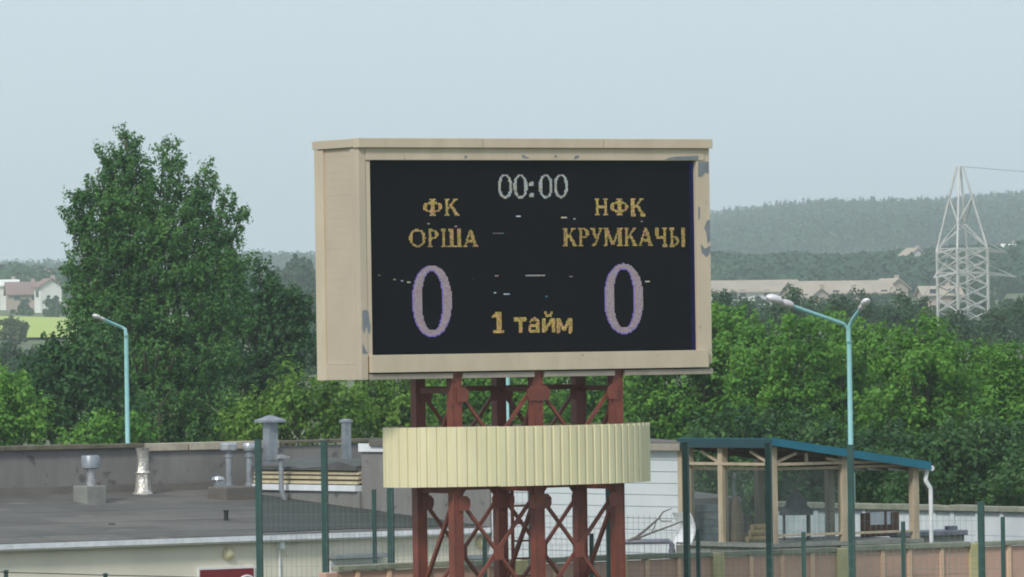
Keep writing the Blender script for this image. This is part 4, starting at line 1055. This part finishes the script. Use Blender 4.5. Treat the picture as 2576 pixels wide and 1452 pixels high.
def foliage(lobes, D, leaf, dens, rng, upb=.5, twig=.45, sp=.11, shell=.5, depthf=1.0):
    """lobes: (x, y, rx, ry) in picture units at distance D -> leaf centres, normals, tone"""
    CC = []; NN = []; TT = []
    k = D / F
    for lb in lobes:
        x, y, rx, ry = lb[:4]; dd = lb[4] if len(lb) > 4 else 0; dm = lb[5] if len(lb) > 5 else 1
        c = np.array(P(x, y, D + dd)); R = np.array([rx * k, rx * k * depthf, ry * k])
        area = 4 * math.pi * (((R[0] * R[1]) ** 1.6 + (R[0] * R[2]) ** 1.6 + (R[1] * R[2]) ** 1.6) / 3) ** (1 / 1.6)
        per_ = 26
        nt_ = max(5, int(area * dens * dm * 11 / per_))
        d = rng.normal(size=(nt_, 3)); d /= np.linalg.norm(d, axis=1)[:, None]
        rad = shell + (1 - shell) * rng.random(nt_) ** .7
        p0 = c + d * rad[:, None] * R
        tw = d * .75 + np.array([0, 0, upb]) + rng.normal(size=(nt_, 3)) * .3; tw /= np.linalg.norm(tw, axis=1)[:, None]
        L_ = twig * rng.uniform(.5, 1.25, nt_)                       # each spray grows out and up from the limb
        ttone = .5 + rng.normal() * .12 + rng.normal(size=nt_) * .2 + .1 * np.sin(p0[:, 0] * 2.1 + p0[:, 2] * 1.7)
        e = rng.normal(size=(nt_, per_, 3)); e /= np.linalg.norm(e, axis=2)[:, :, None]
        rr_ = sp * 1.9 * rng.uniform(.75, 1.35, nt_)[:, None] * rng.random((nt_, per_)) ** .35
        f = rng.random((nt_, per_))
        pts = p0[:, None] + tw[:, None] * (f * L_[:, None])[:, :, None] + e * (rr_ * (1.15 - .55 * f))[:, :, None]
        nn = e * .9 + d[:, None] * .3 + np.array([0, 0, .45]) + rng.normal(size=(nt_, per_, 3)) * .33
        CC.append(pts.reshape(-1, 3)); NN.append(nn.reshape(-1, 3)); TT.append((ttone[:, None] + rng.normal(size=(nt_, per_)) * .12).ravel())
    C = np.concatenate(CC); N = np.concatenate(NN); N /= np.linalg.norm(N, axis=1)[:, None]; T = np.concatenate(TT)
    return C, N, leaf * rng.uniform(.65, 1.3, len(C)), T
def tree(name, base_px, D, lobes, mt, lab, cat, leaf=.11, dens=14, seed=1, upb=.5, twig=.45, sp=.11, shell=.5, trunk=.16, group=None, depthf=1.0, bare=()):
    rng = np.random.default_rng(seed); b = P(base_px, 1000, D); b = Vector((b.x, b.y, terr(b.x, b.y)))
    v = thing(name, b, lab, cat, group)
    C, N, S, T = foliage(lobes, D, leaf, dens, rng, upb, twig, sp, shell, depthf)
    keep = C[:, 2] > b.z + .05; C, N, S, T = C[keep], N[keep], S[keep], T[keep]
    me = leaf_mesh('crown', C - np.array(b), N, S, T, mt, rng); o = bpy.data.objects.new('crown', me); COL.objects.link(o); o.parent = v
    k = D / F; mb = MB()
    tops = sorted(lobes, key=lambda l: l[1]); top = P(tops[0][0], tops[0][1] - tops[0][3] * .3, D)
    ml = [b - Vector((0, 0, .1))] + [b.lerp(top, t) + Vector((random.uniform(-.08, .08), random.uniform(-.08, .08), 0)) * (1 if t < 1 else 0) for t in (.2, .45, .7, 1)]
    mb.tube(ml, [trunk * 1.2, trunk, trunk * .75, trunk * .45, .02], 9)
    for lb in lobes[1:]:
        dd = lb[4] if len(lb) > 4 else 0
        e = P(lb[0], lb[1], D + dd); z0_ = max(b.z + .4, b.z + (e.z - b.z) * .45); t = min(.9, (z0_ - b.z) / max(.5, top.z - b.z)); s_ = b.lerp(top, t)
        mid = s_.lerp(e, .55) + Vector((0, 0, -.12 * (e - s_).length)); mb.tube([s_, mid, e], [min(trunk * .5, lb[2] * k * .13), min(trunk * .3, lb[2] * k * .07), .012], 7)
        for q_ in range(3):
            d = Vector(rng.normal(size=3)) ; d.z = abs(d.z); d.normalize(); r_ = lb[2] * k * .6
            mb.tube([s_.lerp(e, .7), e + d * r_], [min(trunk * .18, lb[2] * k * .05), .008], 5)
    for (x0, y0, x1, y1, r_) in bare:
        mb.tube([P(x0, y0, D - 1.2), P((x0 + x1) / 2 + 2, (y0 + y1) / 2, D - 1.9), P(x1, y1, D - 2.1)], [r_, r_ * .8, r_ * .4], 6)
    mb.build('trunk', 'bark', v)
    return v
# the tall poplar-like tree: lobes along three leaders
pop = [(316, 395, 23.2, 43.2, 0, 1), (303, 440, 37.1, 43.2, 0, 1), (340, 430, 25.5, 38.9, 0, 1), (316, 345, 9.3, 28.1), (340, 372, 9.3, 21.6, 0, 1), (258, 392, 9.3, 19.4, 0, 1), (274, 425, 18.6, 19.4, 0, 1), (428, 440, 25.5, 38.9, 0.5, 1), (412, 378, 8.1, 21.6, 0.5),
       (432, 395, 10.4, 30.2, 0.5), (452, 415, 9.3, 21.6, 0.5, 1), (518, 490, 25.5, 32.4, 0.8, 0.78), (520, 430, 8.1, 28.1, 0.8, 1), (500, 465, 10.4, 17.3, 0.8, 0.78), (545, 465, 10.4, 19.4, 0.8, 0.91), (560, 545, 39.4, 38.9, 0.8, 0.59), (480, 520, 34.8, 47.5, 0.5, 0.78), (598, 570, 10.4, 28.1, 0.6, 0.78),
       (585, 615, 25.5, 28.1, 0.6, 0.65), (608, 548, 7.0, 13.0, 0.6, 0.91), (570, 500, 10.4, 17.3, 0.8, 0.78), (222, 503, 27.8, 14.0, 0, 1), (198, 538, 25.5, 15.1, 0, 1), (248, 452, 20.9, 14.0, 0, 1), (185, 502, 9.3, 9.7), (205, 580, 27.8, 25.9, 0, 1), (172, 548, 7.0, 8.6),
       (262, 545, 53.4, 54.0), (322, 525, 62.6, 69.1), (395, 510, 48.7, 58.3), (440, 585, 62.6, 64.8, 0, 1), (350, 610, 83.5, 71.3), (228, 635, 41.8, 45.4), (290, 670, 80, 66), (420, 690, 90, 70), (520, 690, 70, 46),
       (585, 690, 32, 36, 0, 1), (203, 690, 30, 22), (172, 680, 9, 9), (215, 740, 46, 46), (320, 790, 106, 72), (450, 800, 106, 72), (560, 780, 80, 70), (250, 820, 66, 52), (190, 790, 24, 18),
       (480, 1090, 90, 50), (570, 1090, 70, 40), (380, 1100, 80, 40), (380, 900, 110, 70), (500, 910, 100, 70), (300, 960, 90, 80), (420, 1010, 110, 80), (530, 1020, 80, 80), (505, 580, 44, 40, 0.4, 0.8),
       (545, 600, 36, 34, 0.5, 0.7), (470, 480, 24, 34, 0.5, 0.7), (385, 470, 22, 40, 0.2, 0.8), (370, 430, 12, 26, 0.2, 0.7), (240, 590, 36, 36), (280, 500, 36, 40), (540, 640, 50, 36, 0.3, 0.9), (600, 655, 22, 30, 0.4, 0.8), (495, 520, 26, 30, 0.6, 0.7)]
tree('poplar_tree', 395, 166, pop, 'leaf_poplar', 'tall ragged multi-topped poplar behind the grey parapet', 'tree', leaf=.078, dens=56, seed=11, upb=1.0, twig=.30, sp=.07, shell=.45, trunk=.22,
     bare=((368, 935, 362, 880, .05), (392, 925, 398, 878, .04), (425, 930, 440, 892, .04), (405, 1110, 398, 1020, .07), (398, 1030, 432, 980, .03), (345, 935, 330, 890, .03), (330, 1060, 440, 1040, .02)))
tree('broad_tree', 680, 176, [(680, 800, 70, 80), (640, 740, 45, 60), (720, 800, 60, 60), (740, 770, 30, 36), (660, 900, 90, 80), (745, 870, 45, 70), (610, 870, 70, 80), (770, 790, 14, 26), (700, 960, 80, 60), (600, 960, 80, 70), (688, 745, 20, 36), (652, 690, 16, 34)],
     'leaf_dark', 'dark broad tree leaning out beside the poplar', 'tree', leaf=.10, dens=30, seed=12, upb=.6, twig=.35, sp=.09, trunk=.18)
tree('round_bush', 200, 158, [(200, 960, 90, 90), (130, 960, 70, 80), (250, 900, 60, 70), (180, 880, 50, 40), (100, 1020, 70, 70), (200, 1060, 110, 60), (300, 1050, 60, 60)], 'leaf_dark', 'dark leafy bush between parapet and poplar, below the yellow field', 'bush', leaf=.11, dens=26, seed=13, trunk=.09)
tree('round_bush', 20, 156, [(20, 1020, 60, 70), (-30, 990, 60, 60), (60, 1070, 60, 45), (0, 1080, 70, 40), (-60, 1050, 60, 60)], 'leaf_bush', 'mid green bush at the outer end of the mossy parapet', 'bush', leaf=.11, dens=26, seed=14, trunk=.08)
tree('round_bush', 330, 153, [(300, 1090, 60, 40), (260, 1100, 50, 30), (350, 1100, 50, 30), (220, 1110, 60, 26)], 'leaf_bush', 'low green bush at the foot of the single-arm lamp', 'bush', leaf=.1, dens=16, seed=15, trunk=.05)
tree('bright_shrub', 740, 150, [(710, 975, 26, 46), (760, 1000, 46, 40), (700, 1040, 70, 50), (640, 1070, 60, 40), (780, 1060, 90, 60), (850, 1040, 60, 50), (600, 1095, 50, 30), (830, 1000, 40, 34)], 'leaf_bright', 'bright yellow-green shrub behind the square ducts', 'shrub', leaf=.105, dens=26, seed=16, trunk=.07)
tree('bright_shrub', 960, 152, [(930, 1010, 60, 50), (1000, 1010, 60, 60), (960, 1070, 80, 50), (900, 1070, 60, 45), (1050, 1060, 60, 60), (940, 965, 30, 34), (1040, 990, 40, 50)], 'leaf_bright', 'bright green shrub left of the red tower top', 'shrub', leaf=.105, dens=26, seed=17, trunk=.07)
tree('leafy_tree', 1230, 158, [(1180, 990, 90, 80), (1280, 1000, 90, 80), (1120, 1010, 70, 80), (1230, 1080, 110, 70), (1350, 1040, 80, 70), (1130, 1090, 80, 50)], 'leaf_bush', 'green tree seen between the red tower posts', 'tree', leaf=.11, dens=24, seed=18, trunk=.12)
tree('leafy_tree', 1470, 160, [(1440, 980, 80, 80), (1530, 990, 90, 80), (1480, 1070, 110, 70), (1580, 1070, 80, 70), (1400, 1060, 70, 60)], 'leaf_bush', 'dense green tree under the right half of the scoreboard', 'tree', leaf=.11, dens=24, seed=19, trunk=.12)
def massed(cx, D, tops, seed, mt, lab, mats=None):
    rng_ = random.Random(seed); lobes = []
    for (x, y, r) in tops:
        lobes.append((x, y + r * .9, r, r * .9))
        yy = y + r * 1.4
        while yy < 1260:
            lobes.append((x + rng_.uniform(-r, r) * .8, yy + rng_.uniform(0, 40), r * rng_.uniform(.7, 1.15), r * rng_.uniform(.55, .85), rng_.uniform(-1.4, .5), 1))
            yy += r * rng_.uniform(.75, 1.1)
    tree('leafy_tree', cx, D, lobes, mt, lab, 'tree', leaf=.10, dens=26, seed=seed, upb=.5, twig=.32, sp=.11, shell=.55, trunk=.15, group='trees behind the white wall')
massed(1760, 156, [(1690, 800, 70), (1760, 775, 60), (1830, 780, 60), (1640, 850, 60), (1860, 800, 50)], 31, 'leaf_bush', 'green tree emerging behind the lower right edge of scoreboard')
massed(1960, 152, [(1925, 838, 50), (1990, 808, 48), (2040, 825, 50), (1890, 860, 50)], 32, 'leaf_bush', 'green tree under the long arm of the double lamp')
massed(2130, 158, [(2085, 800, 50), (2150, 810, 55), (2190, 835, 50), (2110, 860, 60)], 33, 'leaf_bush', 'green tree directly behind the double-arm lamp pole')
massed(2300, 150, [(2250, 845, 50), (2320, 815, 50), (2370, 845, 50), (2290, 880, 60)], 34, 'leaf_bush', 'green tree left of the pylon foot')
massed(2450, 154, [(2420, 875, 52), (2480, 880, 55), (2400, 910, 50), (2520, 900, 50)], 35, 'leaf_bush', 'green tree in front of the pylon foot')
massed(2600, 148, [(2560, 880, 60), (2630, 870, 60), (2680, 890, 60), (2540, 930, 60)], 36, 'leaf_bush', 'green tree right of the pylon above the white wall')
massed(2480, 140, [(2380, 1080, 60), (2460, 1060, 70), (2540, 1080, 70), (2610, 1060, 70), (2300, 1120, 50)], 37, 'leaf_deep', 'dark undergrowth tree close behind the white panel wall')
massed(1860, 142, [(1780, 1060, 60), (1860, 1040, 60), (1950, 1060, 60), (2040, 1050, 60), (2130, 1070, 60), (2220, 1080, 60)], 38, 'leaf_deep', 'dark leafy tree showing through the open pavilion')
# middle distance trees
def mid_tree(x, ytop, r, D, mt, lab, seed, cat='tree', leaf=.18, dens=8, nm='distant_tree'):
    rng_ = random.Random(seed); lobes = [(x, ytop + r * .8, r * .62, r * .8)]
    for k in range(7): lobes.append((x + rng_.uniform(-.7, .7) * r, ytop + r * rng_.uniform(.8, 2.3), r * rng_.uniform(.45, .7), r * rng_.uniform(.4, .6)))
    tree(nm, x, D, lobes, mt, lab, cat, leaf=leaf, dens=dens, seed=seed, twig=.35, sp=.22, shell=.5, trunk=.2, group='trees in the middle distance')
specs = [(1815, 735, 34, 'hazy tree at the near end of the long barn'), (1870, 752, 34, 'hazy tree under the white eave of the long barn'), (1925, 768, 36, 'hazy tree below the barn roof, left of the lamp head'), (1985, 728, 36, 'round hazy tree rising before the barn roof'),
         (2045, 752, 34, 'hazy tree before the small barn gable'), (2105, 748, 38, 'hazy tree above the long lamp arm'), (2160, 738, 34, 'hazy tree between lamp arm and barn end'), (2215, 762, 36, 'dark hazy tree right of the short lamp arm'),
         (2262, 745, 40, 'dark hazy tree beside the barn end wall'), (2318, 758, 36, 'dark hazy tree left of the pylon legs'), (2395, 790, 40, 'hazy tree seen through the pylon legs'), (2520, 770, 44, 'pale hazy tree right of the pylon'), (2580, 750, 44, 'pale hazy tree at the far side of the power line'), (2470, 800, 40, 'hazy tree just right of the pylon body')]
for i, (x, y, r, lab) in enumerate(specs):
    mid_tree(x, y, r, 330 + (i * 37) % 90, 'leaf_mid', lab, 60 + i)
for i, (x, y, r, D_, mt, lab, cat) in enumerate([(30, 795, 36, 700, 'leaf_yellow', 'round yellowish bush in the bright field', 'bush'), (20, 870, 60, 420, 'leaf_mid', 'pale green scrub below the bright field', 'bush'), (95, 880, 50, 400, 'leaf_mid', 'pale green scrub tree between field and poplar', 'bush'),
        (40, 945, 40, 300, 'leaf_mid', 'hazy green scrub above the outer parapet bush', 'bush'), (750, 640, 60, 900, 'leaf_mid', 'hazy tree beside the left edge of scoreboard', 'tree'), (700, 700, 60, 800, 'leaf_mid', 'hazy tree between poplar and scoreboard', 'tree'), (770, 730, 60, 600, 'leaf_mid', 'hazy pale tree low beside the scoreboard side panel', 'tree'),
        (760, 840, 60, 500, 'leaf_mid', 'pale hazy tree behind the dark broad tree', 'tree'), (60, 755, 26, 1060, 'leaf_mid', 'dark hazy bush before the far pink-roofed house', 'bush'), (130, 745, 34, 1040, 'leaf_mid', 'hazy bush between far house and poplar', 'bush')]):
    mid_tree(x, y, r, D_, mt, lab, 90 + i, cat, leaf=.12 + D_ / 3000, dens=8 * (420 / max(420, D_)) ** 1.6, nm='distant_' + cat)

for i, (x, y, r_, D_, lab) in enumerate([(1840, 738, 34, 880, 'hazy shrub under the long pale barn wall'), (1905, 744, 26, 900, 'hazy shrub where the two barns meet'), (2015, 752, 26, 880, 'hazy shrub left of the small barn gable'), (2085, 744, 30, 900, 'hazy shrub right of the small barn gable'), (2140, 742, 30, 860, 'hazy shrub under the tan barn wall'), (2205, 738, 36, 870, 'hazy shrub at the tan barn end wall'), (2245, 738, 24, 950, 'hazy shrub between barn end and distant gable')]):
    mid_tree(x, y, r_, D_, 'leaf_mid', lab, 160 + i, 'shrub', leaf=.40, dens=2.4, nm='distant_shrub')
for i, (x, y, r_, D_) in enumerate([(1800, 700, 30, 1150), (1850, 698, 28, 1170), (1900, 692, 34, 1180), (1960, 690, 34, 1200), (2030, 692, 30, 1190), (2090, 690, 30, 1200), (2150, 696, 24, 1150), (2200, 694, 30, 1200), (2280, 680, 30, 1180), (2330, 690, 34, 1150),
        (2262, 672, 26, 1170), (2318, 676, 26, 1170), (2385, 690, 34, 1050), (2440, 700, 40, 1000), (2500, 700, 40, 1050), (2550, 690, 40, 1080), (2360, 762, 30, 780), (2410, 756, 36, 760), (2540, 745, 40, 700), (2470, 740, 40, 760)]):
    mid_tree(x, y, r_, D_, 'leaf_mid', 'hazy slope tree ' + ('just above the long barns', 'among the small white huts', 'near the far tan houses')[i // 7], 120 + i, 'tree', leaf=.12 + D_ / 3000, dens=8 * (420 / D_) ** 1.6)
# ------------------------------------------------------------------ far woods (masses) and far houses
def wood(name, region, n, seed, lab, conifer=.35, hs=None):
    rng = np.random.default_rng(seed); CC = []; NN = []; SS = []; TT = []; KK = []
    for i in range(n):
        x, y = region(rng); z = terr(x, y); con = rng.random() < conifer
        h = rng.uniform(11, 15.5) if not con else rng.uniform(12, 16.5)
        if hs: h = rng.uniform(*hs)
        m_ = 90; r = rng.uniform(2.8, 4.4) if not con else rng.uniform(2.2, 3.2)
        if con:
            f = rng.random(m_) ** .6; rr_ = r * (1 - f) ** .8 + .1; a = rng.random(m_) * 2 * math.pi
            p = np.stack([x + rr_ * np.cos(a), y + rr_ * np.sin(a), z + h * (.12 + .88 * f)], 1); nrm = np.stack([np.cos(a), np.sin(a), np.full(m_, .5)], 1); s = 1.1 * (1.1 - .5 * f)
        else:
            d = rng.normal(size=(m_, 3)); d /= np.linalg.norm(d, axis=1)[:, None]; d[:, 2] = np.abs(d[:, 2]) * 1.0 - .35 * (rng.random(m_) < .4)
            p = np.array([x, y, z + h * .55]) + d * np.array([r, r, h * .45]) * rng.uniform(.75, 1.08, (m_, 1)); nrm = d + rng.normal(size=(m_, 3)) * .4; s = np.full(m_, 1.25)
        CC.append(p); NN.append(nrm); SS.append(s * rng.uniform(.7, 1.3, m_)); TT.append(np.clip(rng.normal(.5, .2) + .28 * math.sin(x * .045 + 1) * math.sin(y * .013) + rng.normal(size=m_) * .15, 0, 1)); KK.append(np.full(m_, con))
    C = np.concatenate(CC); N = np.concatenate(NN); N /= np.linalg.norm(N, axis=1)[:, None]; S = np.concatenate(SS); T = np.concatenate(TT); K = np.concatenate(KK)
    me = leaf_mesh(name, C, N, S, T, 'leaf_far', rng); me.materials.append(MATS['leaf_conifer'])
    me.polygons.foreach_set('material_index', K.astype(np.int32))
    o = bpy.data.objects.new(name, me); COL.objects.link(o); tag(o, lab, 'woodland', kind='stuff'); return o
def reg(y0, y1, a0, a1):
    def f(rng):
        y = y0 + (y1 - y0) * rng.random() ** .8; k = y / F
        return (a0 + (a1 - a0) * rng.random() - 1288) * k, y
    return f
wood('hillside_wood', reg(2150, 3080, 1560, 2760), 3900, 5, 'hazy mixed wood covering the far hillside behind the pylon', .25)
wood('slope_scrub', reg(1085, 1270, 1740, 2740), 520, 8, 'hazy low scrub on the slope round the far huts', .05, (1.5, 3.4))
wood('far_wood', reg(2200, 2850, -150, 1300), 1900, 6, 'hazy blue wood on the far skyline left of scoreboard', .12)
wood('hedgerow_wood', reg(1180, 1500, -120, 1200), 500, 7, 'hazy hedgerow trees behind the bright field', .1, (4.5, 8.5))

def house(x, y, D, L_, Wd, hw_, hr, deg, wm_, rm, lab, wins=2):
    b = P(x, y, D); zt = terr(b.x, b.y); b.z = min(b.z, b.z); fr = Frame(b, deg); z0 = b.z
    v = thing('far_house' if L_ < 15 else 'long_barn', Vector((b.x, b.y, min(zt, z0))), lab, 'house' if L_ < 15 else 'barn', None)
    mb = MB().box(fr, -L_ / 2, L_ / 2, -Wd / 2, Wd / 2, min(zt, z0) - .6, z0 + hw_)
    for sd in (-1, 1):
        a = sd * L_ / 2
        mb.prism([fr.pt(a - sd * .2, -Wd / 2, z0 + hw_ + .002), fr.pt(a - sd * .2, Wd / 2, z0 + hw_ + .002), fr.pt(a - sd * .2, 0, z0 + hw_ + hr - .05)], fr.u * (sd * .2))
    mb.build('wall', wm_, v)
    m_ = MB()
    for sd in (-1, 1):
        m_.quad8([fr.pt(-L_ / 2 - .4, 0, z0 + hw_ + hr), fr.pt(L_ / 2 + .4, 0, z0 + hw_ + hr), fr.pt(L_ / 2 + .4, sd * (Wd / 2 + .5), z0 + hw_ - .25), fr.pt(-L_ / 2 - .4, sd * (Wd / 2 + .5), z0 + hw_ - .25),
                  fr.pt(-L_ / 2 - .4, sd * .001, z0 + hw_ + hr + .2), fr.pt(L_ / 2 + .4, sd * .001, z0 + hw_ + hr + .2), fr.pt(L_ / 2 + .4, sd * (Wd / 2 + .5), z0 + hw_ - .05), fr.pt(-L_ / 2 - .4, sd * (Wd / 2 + .5), z0 + hw_ - .05)])
    rf = m_.build('roof', rm, v)
    if L_ < 15: MB().box(fr, L_ * .2, L_ * .2 + .6, .3, .9, z0 + hw_ + hr * .5, z0 + hw_ + hr + .7).build('chimney', 'far_wall', rf)
    for k in range(wins):
        a = -L_ / 2 + L_ * (k + .5) / wins
        MB().box(fr, a - .5, a + .5, -Wd / 2 - .06, -Wd / 2 + .02, z0 + hw_ * .4, z0 + hw_ * .4 + 1.1).build('window', 'far_glass', v)
    return v
house(1880, 757, 1040, 16, 9, 1.5, 1.6, 14, 'far_white', 'far_roof', 'long pale barn with white eave in the distance', 4)
house(2110, 757, 1000, 15.5, 9, 1.2, 1.7, 16, 'far_wall', 'far_roof', 'long tan-roofed barn with pinkish end wall', 4)
house(2052, 764, 985, 4, 3, 1.0, 1.2, -70, 'far_wall', 'far_roof', 'small gabled porch barn before the tan-roofed barn', 1)
house(2238, 738, 1080, 5, 4, .8, 1.5, -60, 'far_wall', 'far_roof', 'distant tan gabled house behind the barn end', 1)
house(1800, 700, 1200, 4, 6, 1.2, 1.0, 5, 'far_white', 'far_white', 'tiny white hut on the slope beside the scoreboard edge', 2)
house(1858, 694, 1210, 3.2, 5, .8, .9, 10, 'far_white', 'far_white', 'tiny white hut on the slope above the long barn', 1)
house(2142, 694, 1215, 2.4, 3, 1.2, 1.0, 30, 'far_white', 'far_white', 'tiny bright white shed above the tan-roofed barn', 1)
house(2295, 664, 1225, 3.8, 4.5, 1.1, 1.7, -65, 'far_white', 'far_roof', 'distant house with beige gable in the hillside trees', 1)
house(2362, 752, 900, 5.2, 5, .6, 1.0, 8, 'far_wall', 'far_roof', 'distant pale-roofed house left of the pylon legs', 2)
house(2490, 686, 1200, 8, 5, .5, 1.3, 6, 'far_wall', 'far_roof', 'distant tan-roofed house right of the pylon arm', 3)
house(2540, 648, 1230, 2.6, 4, 1.4, 1.0, 6, 'far_white', 'far_white', 'tiny white hut high on the wooded hill', 1)
house(2430, 676, 1215, 2.4, 4, 1.2, 1.2, 25, 'far_white', 'far_white', 'tiny white hut seen through the pylon body', 1)
house(62, 766, 1120, 6.0, 6, 1.8, 1.9, 8, 'far_wall', 'far_red', 'distant pinkish house with dark red roof beyond the field', 2)
house(121, 765, 1110, 2.4, 4, 3.0, 1.2, -60, 'far_white', 'far_red', 'distant white gabled annexe beside the pinkish house', 1)
house(22, 770, 1130, 3.0, 4, 3.6, .8, 8, 'far_white', 'far_white', 'distant white flat hut at the pinkish house end', 1)
house(112, 718, 1300, 2.0, 3, 1.6, 1.2, 20, 'far_white', 'far_red', 'tiny pale hut in trees above the pinkish house', 1)

# ------------------------------------------------------------------ air
hz_ = bpy.data.materials.new('haze_air'); hz_.use_nodes = True; t = hz_.node_tree; t.nodes.clear()
pvn = t.nodes.new('ShaderNodeVolumePrincipled'); pvn.inputs['Density'].default_value = .00029; pvn.inputs['Color'].default_value = (.86, .95, 1, 1); pvn.inputs['Anisotropy'].default_value = .1
ot = t.nodes.new('ShaderNodeOutputMaterial'); t.links.new(pvn.outputs[0], ot.inputs['Volume'])
bm = MB().quad8([(-600, -80, -1.6), (600, -80, -1.6), (600, 3440, -1.6), (-600, 3440, -1.6), (-600, -80, 84), (600, -80, 84), (600, 3440, 84), (-600, 3440, 84)])
hzo = bm.build('haze', hz_, org=(0, 0, 0)); tag(hzo, kind='stuff')
